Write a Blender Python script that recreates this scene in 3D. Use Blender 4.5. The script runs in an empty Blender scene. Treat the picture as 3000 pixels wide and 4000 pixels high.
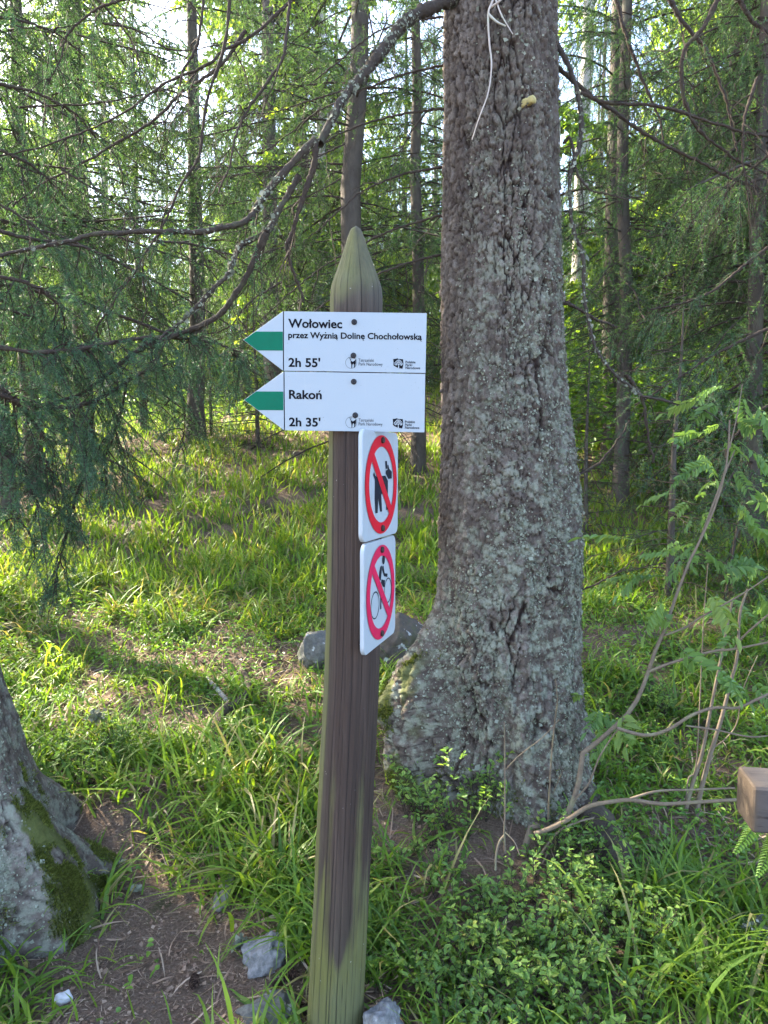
import bpy, bmesh, math, random
import numpy as np
from mathutils import Vector, Matrix
from mathutils.geometry import tessellate_polygon

scene = bpy.context.scene
COL = scene.collection
R = math.radians

# ------------------------------------------------------------------ camera, world, sun, exposure
CAM_Z, PITCH, FPX = 1.55, -4.0, 2774.0
cam_data = bpy.data.cameras.new('camera')
cam_data.sensor_fit = 'VERTICAL'
cam_data.sensor_height = 34.6
cam_data.lens = 34.6 * FPX / 4000.0
cam_data.clip_start = 0.05
cam_data.clip_end = 600.0
cam = bpy.data.objects.new('camera', cam_data)
COL.objects.link(cam)
cam.location = (0, 0, CAM_Z)
cam.rotation_euler = (R(90 + PITCH), 0, 0)
scene.camera = cam

SUN_AZ, SUN_EL = -56.0, 35.0
world = bpy.data.worlds.new('World')
scene.world = world
world.use_nodes = True
wn = world.node_tree
for n in list(wn.nodes):
    wn.nodes.remove(n)
sky = wn.nodes.new('ShaderNodeTexSky')
sky.sky_type = 'NISHITA'
sky.sun_disc = False
sky.sun_elevation = R(SUN_EL)
sky.sun_rotation = R(SUN_AZ)
sky.air_density = 0.75
sky.dust_density = 4.0
sky.ozone_density = 0.6
sky.altitude = 1100
bg = wn.nodes.new('ShaderNodeBackground')
bg.inputs['Strength'].default_value = 0.15
wo = wn.nodes.new('ShaderNodeOutputWorld')
wn.links.new(sky.outputs[0], bg.inputs[0])
wn.links.new(bg.outputs[0], wo.inputs[0])

sun_data = bpy.data.lights.new('sun', 'SUN')
sun_data.energy = 5.0
sun_data.angle = R(0.55)
sun_data.color = (1.0, 0.90, 0.72)
sun = bpy.data.objects.new('sun', sun_data)
COL.objects.link(sun)
_s = Vector((math.sin(R(SUN_AZ)) * math.cos(R(SUN_EL)), math.cos(R(SUN_AZ)) * math.cos(R(SUN_EL)), math.sin(R(SUN_EL))))
sun.rotation_euler = (-_s).to_track_quat('-Z', 'Y').to_euler()
sun.location = _s * 60

scene.view_settings.view_transform = 'Standard'
scene.view_settings.look = 'None'
scene.view_settings.gamma = 1.0
scene.view_settings.exposure = 3.35
scene.view_settings.use_curve_mapping = False
scene.cycles.max_bounces = 7
scene.cycles.diffuse_bounces = 4
scene.cycles.transmission_bounces = 5
scene.cycles.glossy_bounces = 2
scene.cycles.sample_clamp_indirect = 6.0

# ------------------------------------------------------------------ numpy helpers
rng = np.random.default_rng(7)


def unit(v):
    return v / np.maximum(np.linalg.norm(v, axis=-1, keepdims=True), 1e-9)


def smooth(a, b, x):
    t = np.clip((x - a) / (b - a), 0, 1)
    return t * t * (3 - 2 * t)


def hsh(ix, iy, iz, k=0):
    with np.errstate(over='ignore'):
        h = (ix.astype(np.int64) * 374761393 + iy.astype(np.int64) * 668265263 + iz.astype(np.int64) * 1274126177 + k * 974634541).astype(np.uint64) & np.uint64(0xFFFFFFFF)
        h = ((h ^ (h >> np.uint64(13))) * np.uint64(1274126177)) & np.uint64(0xFFFFFFFF)
        h = ((h ^ (h >> np.uint64(16))) * np.uint64(2246822519)) & np.uint64(0xFFFFFFFF)
        h = h ^ (h >> np.uint64(15))
    return h.astype(np.float64) / 4294967295.0


def vnoise(x, y, z=None, k=0):
    x, y = np.asarray(x, float), np.asarray(y, float)
    z = np.zeros_like(x) if z is None else np.asarray(z, float)
    x0, y0, z0 = np.floor(x), np.floor(y), np.floor(z)
    fx, fy, fz = x - x0, y - y0, z - z0
    fx, fy, fz = fx * fx * (3 - 2 * fx), fy * fy * (3 - 2 * fy), fz * fz * (3 - 2 * fz)
    o = 0
    for dx in (0, 1):
        wx = fx if dx else 1 - fx
        for dy in (0, 1):
            wy = fy if dy else 1 - fy
            for dz in (0, 1):
                wz = fz if dz else 1 - fz
                o = o + wx * wy * wz * hsh(x0 + dx, y0 + dy, z0 + dz, k)
    return o * 2 - 1


def fbm(x, y, z=None, octv=4, k=0, gain=0.5):
    o, a, f = 0, 1.0, 1.0
    for i in range(octv):
        o = o + a * vnoise(np.asarray(x) * f, np.asarray(y) * f, None if z is None else np.asarray(z) * f, k + i * 17)
        a *= gain
        f *= 2.03
    return o


def worley(u, v, period=None, k=0, jit=0.9):
    """nearest and second distance and a value per cell; u wraps after `period` cells"""
    u0, v0 = np.floor(u), np.floor(v)
    f1 = np.full(u.shape, 9.0)
    f2 = np.full(u.shape, 9.0)
    ox = np.zeros(u.shape)
    oy = np.zeros(u.shape)
    cid = np.zeros(u.shape)
    for du in (-1, 0, 1):
        for dv in (-1, 0, 1):
            cu, cv = u0 + du, v0 + dv
            hu = np.mod(cu, period) if period else cu
            px = cu + 0.5 + jit * (hsh(hu, cv, hu * 0, k) - 0.5)
            py = cv + 0.5 + jit * (hsh(hu, cv, hu * 0, k + 5) - 0.5)
            d = np.hypot(u - px, v - py)
            c = hsh(hu, cv, hu * 0, k + 9)
            n1 = d < f1
            f2 = np.where(n1, f1, np.minimum(f2, d))
            cid = np.where(n1, c, cid)
            ox = np.where(n1, u - px, ox)
            oy = np.where(n1, v - py, oy)
            f1 = np.where(n1, d, f1)
    return f1, f2, cid, ox, oy


# ------------------------------------------------------------------ mesh helpers
def new_mesh(name, V, F, mats, smooth_shade=False, attrs=None, midx=None):
    V = np.asarray(V, np.float32).reshape(-1, 3)
    if isinstance(F, np.ndarray):
        F = [F]
    F = [np.asarray(f, np.int32) for f in F if len(f)]
    me = bpy.data.meshes.new(name)
    me.vertices.add(len(V))
    me.vertices.foreach_set('co', V.ravel())
    loops = np.concatenate([f.ravel() for f in F])
    tot = np.concatenate([np.full(len(f), f.shape[1], np.int32) for f in F])
    start = np.concatenate([[0], np.cumsum(tot)[:-1]]).astype(np.int32)
    me.loops.add(len(loops))
    me.loops.foreach_set('vertex_index', loops)
    me.polygons.add(len(tot))
    me.polygons.foreach_set('loop_start', start)
    me.polygons.foreach_set('loop_total', tot)
    if midx is not None:
        me.polygons.foreach_set('material_index', np.asarray(midx, np.int32))
    me.polygons.foreach_set('use_smooth', np.full(len(tot), bool(smooth_shade)))
    for m in (mats if isinstance(mats, (list, tuple)) else [mats]):
        me.materials.append(m)
    for k, a in (attrs or {}).items():
        at = me.attributes.new(k, 'FLOAT', 'POINT')
        at.data.foreach_set('value', np.asarray(a, np.float32))
    me.update(calc_edges=True)
    return me


def tag(o, label=None, cat=None, group=None, kind=None):
    if label:
        o['label'] = label
    if cat:
        o['category'] = cat
    if group:
        o['group'] = group
    if kind:
        o['kind'] = kind
    return o


def link(name, me, parent=None, loc=None):
    o = bpy.data.objects.new(name, me)
    COL.objects.link(o)
    if parent is not None:
        o.parent = parent
    if loc is not None:
        o.location = loc
    return o


def empty(name, loc=(0, 0, 0), rz=0, label=None, cat=None, group=None):
    o = bpy.data.objects.new(name, None)
    COL.objects.link(o)
    o.location = loc
    o.rotation_euler = (0, 0, rz)
    o.empty_display_size = 0.1
    return tag(o, label, cat, group)


def part(name, V, F, m, parent, off=None, **kw):
    """a child mesh given in world coordinates under an unrotated parent"""
    V = np.asarray(V, float).reshape(-1, 3)
    p = parent
    org = np.zeros(3)
    while p is not None:
        org = org + np.array(p.location)
        p = p.parent
    return link(name, new_mesh(name, V - org, F, m, **kw), parent)


def copy_tree(o, parent=None):
    c = o.copy()
    COL.objects.link(c)
    c.parent = parent
    for ch in KIDS.get(o.name, []):
        copy_tree(ch, c)
    return c


KIDS = {}


class Geo:
    """collects vertices, faces and point attributes"""

    def __init__(s):
        s.V, s.F3, s.F4, s.A, s.n = [], [], [], [], 0

    def add(s, V, F, a=0.5):
        V = np.asarray(V, float).reshape(-1, 3)
        F = np.asarray(F, np.int64)
        if not len(V):
            return s
        (s.F3 if F.shape[1] == 3 else s.F4).append(F + s.n)
        s.V.append(V)
        s.A.append(np.broadcast_to(np.asarray(a, float), (len(V),)))
        s.n += len(V)
        return s

    def faces(s):
        o = []
        if s.F3:
            o.append(np.concatenate(s.F3))
        if s.F4:
            o.append(np.concatenate(s.F4))
        return o

    def mesh(s, name, m, smooth_shade=False):
        return new_mesh(name, np.concatenate(s.V), s.faces(), m, smooth_shade, {'v': np.concatenate(s.A)})

    def part(s, name, m, parent, smooth_shade=False):
        return part(name, np.concatenate(s.V), s.faces(), m, parent, smooth_shade=smooth_shade, attrs={'v': np.concatenate(s.A)})


def catmull(P, n):
    P = np.asarray(P, float)
    Q = np.vstack([2 * P[0] - P[1], P, 2 * P[-1] - P[-2]])
    t = np.linspace(0, len(P) - 1 - 1e-6, n)
    i = t.astype(int)
    f = (t - i)[:, None]
    a, b, c, d = Q[i], Q[i + 1], Q[i + 2], Q[i + 3]
    return 0.5 * (2 * b + (c - a) * f + (2 * a - 5 * b + 4 * c - d) * f ** 2 + (3 * b - a - 3 * c + d) * f ** 3)


def tubes(P, Rd, sides=5):
    """P (M,K,3) polylines, Rd (M,K) radii -> verts, quads"""
    P = np.asarray(P, float)
    M, K, _ = P.shape
    T = unit(np.gradient(P, axis=1))
    mean = unit(P[:, -1] - P[:, 0])
    ref = np.where(np.abs(mean[:, 2:3]) > 0.8, np.array([[1.0, 0.2, 0]]), np.array([[0.1, 0.05, 1.0]]))
    A = unit(np.cross(T, ref[:, None, :]))
    B = np.cross(T, A)
    an = np.linspace(0, 2 * np.pi, sides, endpoint=False)
    V = P[:, :, None] + Rd[:, :, None, None] * (np.cos(an)[None, None, :, None] * A[:, :, None] + np.sin(an)[None, None, :, None] * B[:, :, None])
    idx = np.arange(M * K * sides).reshape(M, K, sides)
    nx = np.roll(idx, -1, axis=2)
    F = np.stack([idx[:, :-1], nx[:, :-1], nx[:, 1:], idx[:, 1:]], -1).reshape(-1, 4)
    return V.reshape(-1, 3), F


def along(P, idx, s):
    K = P.shape[1]
    x = np.clip(s, 0, 0.9999) * (K - 1)
    i = x.astype(int)
    f = (x - i)[:, None]
    a, b = P[idx, i], P[idx, i + 1]
    return a * (1 - f) + b * f, unit(b - a)


def plen(P):
    return np.linalg.norm(np.diff(P, axis=1), axis=2).sum(1)


def grow(P, rate, s0, s1, Lf, out, fwd, down, droop, K, g, wig=0.03, planar=True, spread=0.15):
    """child twigs along parent polylines"""
    ln = plen(P)
    n = np.floor(ln * rate * (s1 - s0) + g.random(len(P))).astype(int)
    idx = np.repeat(np.arange(len(P)), n)
    m = len(idx)
    s = s0 + (s1 - s0) * g.random(m)
    p, t = along(P, idx, s)
    up = np.array([0.0, 0, 1.0])
    lat = unit(np.cross(t, up) + 1e-6)
    if planar:
        lat = lat * np.where(g.random(m) < 0.5, -1, 1)[:, None]
    else:
        a = g.random(m)[:, None] * 2 * np.pi
        lat = lat * np.cos(a) + np.cross(t, lat) * np.sin(a)
    d = unit(lat * out + t * fwd + np.array([0, 0, -down]) + g.normal(0, spread, (m, 3)))
    L = Lf(s, ln[idx], g.random(m))
    tt = np.linspace(0, 1, K)
    w = np.cumsum(g.normal(0, 1, (m, K, 3)), axis=1) * wig * (L[:, None, None] / K ** 0.5)
    w -= w[:, :1]
    Q = p[:, None] + d[:, None] * (L[:, None] * tt)[..., None] + np.array([0, 0, -1.0]) * (droop * L[:, None] * tt ** 2)[..., None] + w
    return Q, idx, s


def needles(P, dens, ln, wd, g, fwd=0.75, vpar=None):
    """thin triangles all around polylines"""
    n = np.floor(plen(P) * dens + g.random(len(P))).astype(int)
    idx = np.repeat(np.arange(len(P)), n)
    m = len(idx)
    p, t = along(P, idx, g.random(m))
    r = unit(np.cross(t, g.normal(0, 1, (m, 3))))
    d = unit(t * fwd + r + np.array([0, 0, 0.12]))
    sd = unit(np.cross(d, g.normal(0, 1, (m, 3)))) * (wd * 0.5)
    L = ln * (0.7 + 0.5 * g.random(m))[:, None]
    V = np.stack([p - sd, p + sd, p + d * L], 1).reshape(-1, 3)
    F = np.arange(m * 3).reshape(m, 3)
    base = g.random(len(P)) if vpar is None else vpar
    v = np.clip(base[idx] * 0.7 + 0.3 * g.random(m), 0, 1)
    return V, F, np.repeat(v, 3)


def leaves(p, d, nrm, L, W, fold=0.25, curl=0.15):
    """folded 6-vertex leaves: p base, d direction, nrm upper side"""
    m = len(p)
    d = unit(d)
    s = unit(np.cross(d, nrm))
    nr = np.cross(s, d)
    L = np.broadcast_to(L, (m,))[:, None]
    W = np.broadcast_to(W, (m,))[:, None]
    V = np.stack([p,
                  p + d * L * .33 + s * W * .5 + nr * W * fold,
                  p + d * L * .72 + s * W * .40 + nr * (W * fold - L * curl * .5),
                  p + d * L - nr * L * curl,
                  p + d * L * .72 - s * W * .40 + nr * (W * fold - L * curl * .5),
                  p + d * L * .33 - s * W * .5 + nr * W * fold], 1).reshape(-1, 3)
    b = np.arange(m)[:, None] * 6
    F = np.concatenate([b + np.array([[0, 1, 2, 3]]), b + np.array([[0, 3, 4, 5]])])
    return V, F


# ------------------------------------------------------------------ where a pixel of the 3000x4000 photograph lies in the place
_c, _sn = math.cos(R(PITCH)), math.sin(R(PITCH))


def ray(px, py):
    u, v = (px - 1500.0) / FPX, (2000.0 - py) / FPX
    return np.array([u, _c - v * _sn, _sn + v * _c])


def P3(px, py, Y):
    d = ray(px, py)
    return np.array([0, 0, CAM_Z]) + d * (Y / d[1])


def sp(x, w):
    return w * np.logaddexp(0, x / w)


def H0(x, y):
    x, y = np.asarray(x, float), np.asarray(y, float)
    yf = y - 0.85 * sp(y - 11, 2.5)
    sl = 0.245 + 0.03 * np.tanh(x / 2.5)
    z = 0.02 + sl * (sp(yf - 1.6, 0.22)) + 0.04 * np.minimum(y - 1.6, 0)
    z = z + 0.10 * sp(yf - 6.0, 1.0)
    z = z + 0.10 * np.exp(-(((x - .35) / .55) ** 2 + ((y - 2.75) / .5) ** 2))
    z = z - 0.07 * np.exp(-(((x + .62) / .32) ** 2 + ((y - 2.15) / .45) ** 2))
    z = z + 0.06 * np.exp(-(((x + .35) / .4) ** 2 + ((y - 3.0) / .3) ** 2))
    z = z + 0.085 * np.exp(-(((x + .98) / .20) ** 2 + ((y - 2.62) / .22) ** 2))
    z = z - 0.05 * np.exp(-(((x - 1.15) / .3) ** 2 + ((y - 2.4) / .3) ** 2))
    return z


def H(x, y):
    x, y = np.asarray(x, float), np.asarray(y, float)
    far = smooth(4, 12, y)
    return H0(x, y) + fbm(x * 1.3, y * 1.3, octv=3, k=3) * (0.035 + 0.12 * far) + fbm(x * 7, y * 7, octv=3, k=11) * 0.012


def G(px, py):
    d = ray(px, py)
    t = np.linspace(0.8, 40, 4000)
    X = np.array([0, 0, CAM_Z]) + d * t[:, None]
    below = X[:, 2] < H(X[:, 0], X[:, 1])
    i = int(np.argmax(below)) if below.any() else 3999
    return X[i]


def onground(x, y, dz=0.0):
    return np.stack([x, y, H(x, y) + dz], -1)


def topx(X):
    """photo pixel of world points"""
    X = np.atleast_2d(X)
    y, z = X[:, 1], X[:, 2] - CAM_Z
    dep = y * _c + z * _sn
    return 1500 + FPX * X[:, 0] / dep, 2000 - FPX * (z * _c - y * _sn) / dep


# ------------------------------------------------------------------ materials
def nodes_of(name):
    m = bpy.data.materials.new(name)
    m.use_nodes = True
    nt = m.node_tree
    nt.nodes.clear()
    return m, nt


def N(nt, t, **kw):
    n = nt.nodes.new(t)
    for k, v in kw.items():
        setattr(n, k, v)
    return n


def setin(nt, sock, v):
    if hasattr(v, 'is_output'):
        nt.links.new(v, sock)
    else:
        if sock.type == 'RGBA' and len(v) == 3:
            v = (*v, 1)
        sock.default_value = v


def noise(nt, scale, detail=4, rough=0.6, stretch=(1, 1, 1), dist=0.0):
    tc = N(nt, 'ShaderNodeTexCoord')
    mp = N(nt, 'ShaderNodeMapping')
    mp.inputs['Scale'].default_value = stretch
    nt.links.new(tc.outputs['Object'], mp.inputs[0])
    n = N(nt, 'ShaderNodeTexNoise')
    n.inputs['Scale'].default_value = scale
    n.inputs['Detail'].default_value = detail
    n.inputs['Roughness'].default_value = rough
    n.inputs['Distortion'].default_value = dist
    nt.links.new(mp.outputs[0], n.inputs['Vector'])
    return n.outputs['Fac']


def ramp(nt, fac, stops):
    r = N(nt, 'ShaderNodeValToRGB')
    el = r.color_ramp.elements
    while len(el) < len(stops):
        el.new(0.5)
    for e, (p, c) in zip(el, stops):
        e.position = p
        e.color = (*c, 1) if len(c) == 3 else c
    nt.links.new(fac, r.inputs[0])
    return r.outputs[0]


def sstep(nt, fac, a, b):
    r = N(nt, 'ShaderNodeMapRange', interpolation_type='SMOOTHSTEP')
    setin(nt, r.inputs[0], fac)
    r.inputs[1].default_value = a
    r.inputs[2].default_value = b
    return r.outputs[0]


def mix(nt, f, a, b):
    n = N(nt, 'ShaderNodeMix', data_type='RGBA')
    setin(nt, n.inputs[0], f)
    setin(nt, n.inputs[6], a)
    setin(nt, n.inputs[7], b)
    return n.outputs[2]


def mth(nt, op, a, b=0.0):
    n = N(nt, 'ShaderNodeMath', operation=op)
    setin(nt, n.inputs[0], a)
    setin(nt, n.inputs[1], b)
    return n.outputs[0]


def attr(nt, name):
    return N(nt, 'ShaderNodeAttribute', attribute_name=name).outputs['Fac']


def finish(nt, col, rough=0.8, bump=None, bstr=0.3, bdist=0.003, spec=0.3):
    b = N(nt, 'ShaderNodeBsdfPrincipled')
    setin(nt, b.inputs['Base Color'], col)
    setin(nt, b.inputs['Roughness'], rough)
    b.inputs['Specular IOR Level'].default_value = spec
    if bump is not None:
        bp = N(nt, 'ShaderNodeBump')
        bp.inputs['Strength'].default_value = bstr
        bp.inputs['Distance'].default_value = bdist
        nt.links.new(bump, bp.inputs['Height'])
        nt.links.new(bp.outputs[0], b.inputs['Normal'])
    o = N(nt, 'ShaderNodeOutputMaterial')
    nt.links.new(b.outputs[0], o.inputs[0])


def simple(name, col, rough=0.6, spec=0.4, grain=None):
    m, nt = nodes_of(name)
    c = col
    if grain:
        c = mix(nt, noise(nt, grain, 5), tuple(x * 0.8 for x in col), tuple(min(1, x * 1.15) for x in col))
    finish(nt, c, rough, spec=spec)
    return m


def leaf_mat(name, stops, trans=0.45, tint=(1.3, 1.25, 0.5), rough=0.5, spec=0.35, gloss=0.0, world_var=0.0):
    """leaf: diffuse/gloss front and light let through, colour by the point value v"""
    m, nt = nodes_of(name)
    v = attr(nt, 'v')
    if world_var:
        oi = N(nt, 'ShaderNodeObjectInfo')
        v = mth(nt, 'ADD', mth(nt, 'MULTIPLY', v, 1 - world_var), mth(nt, 'MULTIPLY', oi.outputs['Random'], world_var))
    c = ramp(nt, v, stops)
    b = N(nt, 'ShaderNodeBsdfPrincipled')
    nt.links.new(c, b.inputs['Base Color'])
    b.inputs['Roughness'].default_value = rough
    b.inputs['Specular IOR Level'].default_value = spec
    t = N(nt, 'ShaderNodeBsdfTranslucent')
    mm = N(nt, 'ShaderNodeMix', data_type='RGBA', blend_type='MULTIPLY')
    mm.inputs[0].default_value = 1.0
    nt.links.new(c, mm.inputs[6])
    mm.inputs[7].default_value = (*tint, 1)
    nt.links.new(mm.outputs[2], t.inputs[0])
    ms = N(nt, 'ShaderNodeMixShader')
    ms.inputs[0].default_value = trans
    nt.links.new(b.outputs[0], ms.inputs[1])
    nt.links.new(t.outputs[0], ms.inputs[2])
    o = N(nt, 'ShaderNodeOutputMaterial')
    nt.links.new(ms.outputs[0], o.inputs[0])
    return m


M_NEEDLE = leaf_mat('spruce_needles', [(0, (.038, .085, .052)), (.5, (.06, .13, .072)), (.85, (.09, .17, .075)), (1, (.13, .19, .07))], .38, (1.2, 1.3, .6), .5, .3)
M_NEEDLE_FAR = leaf_mat('far_spruce_needles', [(0, (.038, .080, .040)), (.5, (.065, .125, .052)), (1, (.13, .19, .06))], .48, (1.3, 1.35, .55), .5, .3, world_var=.35)
M_LEAFY = leaf_mat('beech_leaves', [(0, (.11, .19, .03)), (.5, (.18, .29, .045)), (1, (.28, .36, .06))], .58, (1.4, 1.35, .5), .45, .4)
M_GRASS = leaf_mat('woodrush_blades', [(0, (.06, .125, .022)), (.45, (.12, .215, .025)), (.8, (.195, .285, .03)), (.93, (.20, .26, .05)), (1, (.30, .24, .12))], .45, (1.35, 1.3, .45), .5, .28)
M_DRY = leaf_mat('dry_blades', [(0, (.15, .09, .06)), (.5, (.32, .225, .155)), (1, (.48, .37, .27))], .25, (1, .9, .7), .6, .3)
M_BILB = leaf_mat('bilberry_leaves', [(0, (.095, .175, .055)), (.5, (.15, .255, .06)), (.85, (.215, .31, .06)), (1, (.29, .32, .075))], .45, (1.3, 1.3, .45), .55, .25)
M_ROWAN = leaf_mat('rowan_leaves', [(0, (.09, .17, .06)), (.5, (.14, .24, .07)), (1, (.25, .31, .08))], .45, (1.35, 1.3, .5), .5, .3, world_var=.6)
M_HERB = leaf_mat('herb_leaves', [(0, (.07, .155, .035)), (.5, (.13, .245, .04)), (1, (.20, .32, .05))], .45, (1.4, 1.35, .45), .45, .4)
M_MOSS = leaf_mat('moss', [(0, (.045, .058, .010)), (.5, (.09, .11, .02)), (1, (.17, .185, .04))], .2, (1.2, 1.2, .5), .8, .1)
M_LICH = leaf_mat('lichen', [(0, (.09, .092, .063)), (.5, (.155, .163, .117)), (1, (.265, .278, .21))], .08, (1, 1, 1), .9, .1)


def bark_mat():
    m, nt = nodes_of('spruce_bark')
    fine = noise(nt, 190, 6, .7)
    mid = noise(nt, 22, 5, .65)
    c = ramp(nt, attr(nt, 'plate'), [(0, (.05, .038, .029)), (.4, (.098, .079, .061)), (.75, (.162, .137, .11)), (1, (.245, .21, .173))])
    c = mix(nt, sstep(nt, fine, .35, .75), mix(nt, .5, c, (.05, .035, .03)), c)
    lich = mth(nt, 'MULTIPLY', mth(nt, 'MULTIPLY', attr(nt, 'lich'), .85), sstep(nt, mid, .45, .62))
    c = mix(nt, lich, c, mix(nt, fine, (.135, .142, .10), (.31, .325, .245)))
    c = mix(nt, attr(nt, 'crack'), c, (.026, .017, .014))
    mo = mth(nt, 'MULTIPLY', sstep(nt, attr(nt, 'moss'), .1, .7), sstep(nt, mid, .15, .45))
    c = mix(nt, mo, c, mix(nt, fine, (.035, .042, .012), (.115, .125, .036)))
    finish(nt, c, .9, mth(nt, 'ADD', fine, mth(nt, 'MULTIPLY', mid, .6)), .9, .004, .15)
    return m


M_BARK = bark_mat()


def plain_bark(name, a, b, scale=30, st=(1, 1, .35), bd=.01):
    m, nt = nodes_of(name)
    n = noise(nt, scale, 6, .7, st)
    n2 = noise(nt, scale * .2, 3)
    c = mix(nt, n, a, b)
    c = mix(nt, sstep(nt, n2, .52, .7), c, (b[0] * .8, b[1] * .95, b[2] * .8))
    finish(nt, c, .9, n, .8, bd, .15)
    return m


M_TWIG = plain_bark('twig_bark', (.016, .011, .008), (.07, .052, .04), 100, (1, 1, 1), .006)
M_BRANCH = plain_bark('branch_bark', (.014, .010, .008), (.085, .068, .053), 85, (1, 1, 1), .012)
M_FARBARK = plain_bark('far_spruce_bark', (.03, .024, .019), (.115, .097, .079), 22, (1, 1, .4), .02)
M_PALEBARK = plain_bark('pale_bark', (.20, .18, .16), (.42, .39, .36), 9, (1, 1, .5), .01)
M_ROWBARK = plain_bark('rowan_bark', (.075, .056, .037), (.215, .168, .12), 70, (1, 1, 1), .0015)
M_PALE_TWIG = plain_bark('dead_twig_bark', (.25, .21, .17), (.5, .45, .40), 60, (1, 1, 1), .001)
M_ROOT = plain_bark('root_bark', (.026, .019, .014), (.105, .08, .06), 55, (1, 1, 1), .012)

# ------------------------------------------------------------------ ground
def soil_mat():
    m, nt = nodes_of('forest_soil')
    n1 = noise(nt, 130, 7, .75)
    n2 = noise(nt, 5, 4)
    n3 = noise(nt, 40, 5, .7, (1, 3, 1), 1.2)
    c = ramp(nt, n1, [(.25, (.055, .036, .025)), (.5, (.15, .103, .072)), (.75, (.28, .205, .15))])
    c = mix(nt, sstep(nt, n3, .55, .7), c, (.25, .195, .15))
    c = mix(nt, sstep(nt, n2, .55, .7), c, (.055, .06, .022))
    finish(nt, c, .95, mth(nt, 'ADD', n1, n3), 1.0, .012, .1)
    return m


def make_ground():
    def axis(n, half, c, fine):
        t = np.linspace(-1, 1, n)
        b = 5.5
        return c + half * np.sinh(b * t) / math.sinh(b)
    xs = axis(270, 150, 0.0, .6)
    ys = axis(270, 150, 3.0, .6)
    X, Y = np.meshgrid(xs, ys)
    V = np.stack([X, Y, H(X, Y)], -1).reshape(-1, 3)
    i = np.arange(270 * 270).reshape(270, 270)
    F = np.stack([i[:-1, :-1], i[:-1, 1:], i[1:, 1:], i[1:, :-1]], -1).reshape(-1, 4)
    o = link('ground', new_mesh('ground', V, F, soil_mat(), True))
    tag(o, 'brown needle covered forest slope', None, None, 'structure')


make_ground()


# ------------------------------------------------------------------ flat shapes for the signs
def poly_faces(pts):
    tri = tessellate_polygon([[Vector((p[0], p[1], 0)) for p in pts]])
    return [tuple(t) for t in tri]


class Flat:
    """2-D outlines collected into one sheet in sign coordinates (u right, v up, w towards the viewer)"""

    def __init__(s):
        s.V, s.F = [], []

    def poly(s, pts, w=0.0):
        n = len(s.V)
        for t in poly_faces(pts):
            a, b, c = (pts[i] for i in t)
            ar = (b[0] - a[0]) * (c[1] - a[1]) - (b[1] - a[1]) * (c[0] - a[0])
            s.F.append(tuple(n + i for i in (t if ar > 0 else t[::-1])))
        s.V += [(p[0], p[1], w) for p in pts]
        return s

    def ring(s, c, r0, r1, w=0.0, n=72, ax=1.0):
        k = len(s.V)
        for i in range(n):
            a = 2 * math.pi * i / n
            for r in (r0, r1):
                s.V.append((c[0] + ax * r * math.cos(a), c[1] + r * math.sin(a), w))
        for i in range(n):
            j = (i + 1) % n
            a, b, c2, d = k + 2 * i, k + 2 * i + 1, k + 2 * j + 1, k + 2 * j
            s.F += [(a, b, c2), (a, c2, d)]
        return s

    def disc(s, c, r, w=0.0, n=20, ax=1.0):
        return s.poly([(c[0] + ax * r * math.cos(2 * math.pi * i / n), c[1] + r * math.sin(2 * math.pi * i / n)) for i in range(n)], w)

    def seg(s, a, b, wd, w=0.0):
        dx, dy = b[0] - a[0], b[1] - a[1]
        l = math.hypot(dx, dy) or 1
        nx, ny = -dy / l * wd / 2, dx / l * wd / 2
        return s.poly([(a[0] + nx, a[1] + ny), (a[0] - nx, a[1] - ny), (b[0] - nx, b[1] - ny), (b[0] + nx, b[1] + ny)], w)

    def arrays(s):
        return np.array(s.V, float), np.array(s.F, int)


_FONTC = {}


def glyphs(body, bold):
    key = (body, bold)
    if key in _FONTC:
        return _FONTC[key]
    c = bpy.data.curves.new('lettering_source', 'FONT')
    c.body = body
    c.offset = bold
    c.resolution_u = 4
    o = bpy.data.objects.new('lettering_source', c)
    COL.objects.link(o)
    dg = bpy.context.evaluated_depsgraph_get()
    dg.update()
    me = bpy.data.meshes.new_from_object(o.evaluated_get(dg))
    V = np.zeros(len(me.vertices) * 3)
    me.vertices.foreach_get('co', V)
    me.calc_loop_triangles()
    F = np.zeros(len(me.loop_triangles) * 3, np.int32)
    me.loop_triangles.foreach_get('vertices', F)
    bpy.data.objects.remove(o)
    bpy.data.curves.remove(c)
    bpy.data.meshes.remove(me)
    _FONTC[key] = (V.reshape(-1, 3), F.reshape(-1, 3))
    return _FONTC[key]


PLAIN = str.maketrans('łżąęńŁ’', "lzaenL'")


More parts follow.
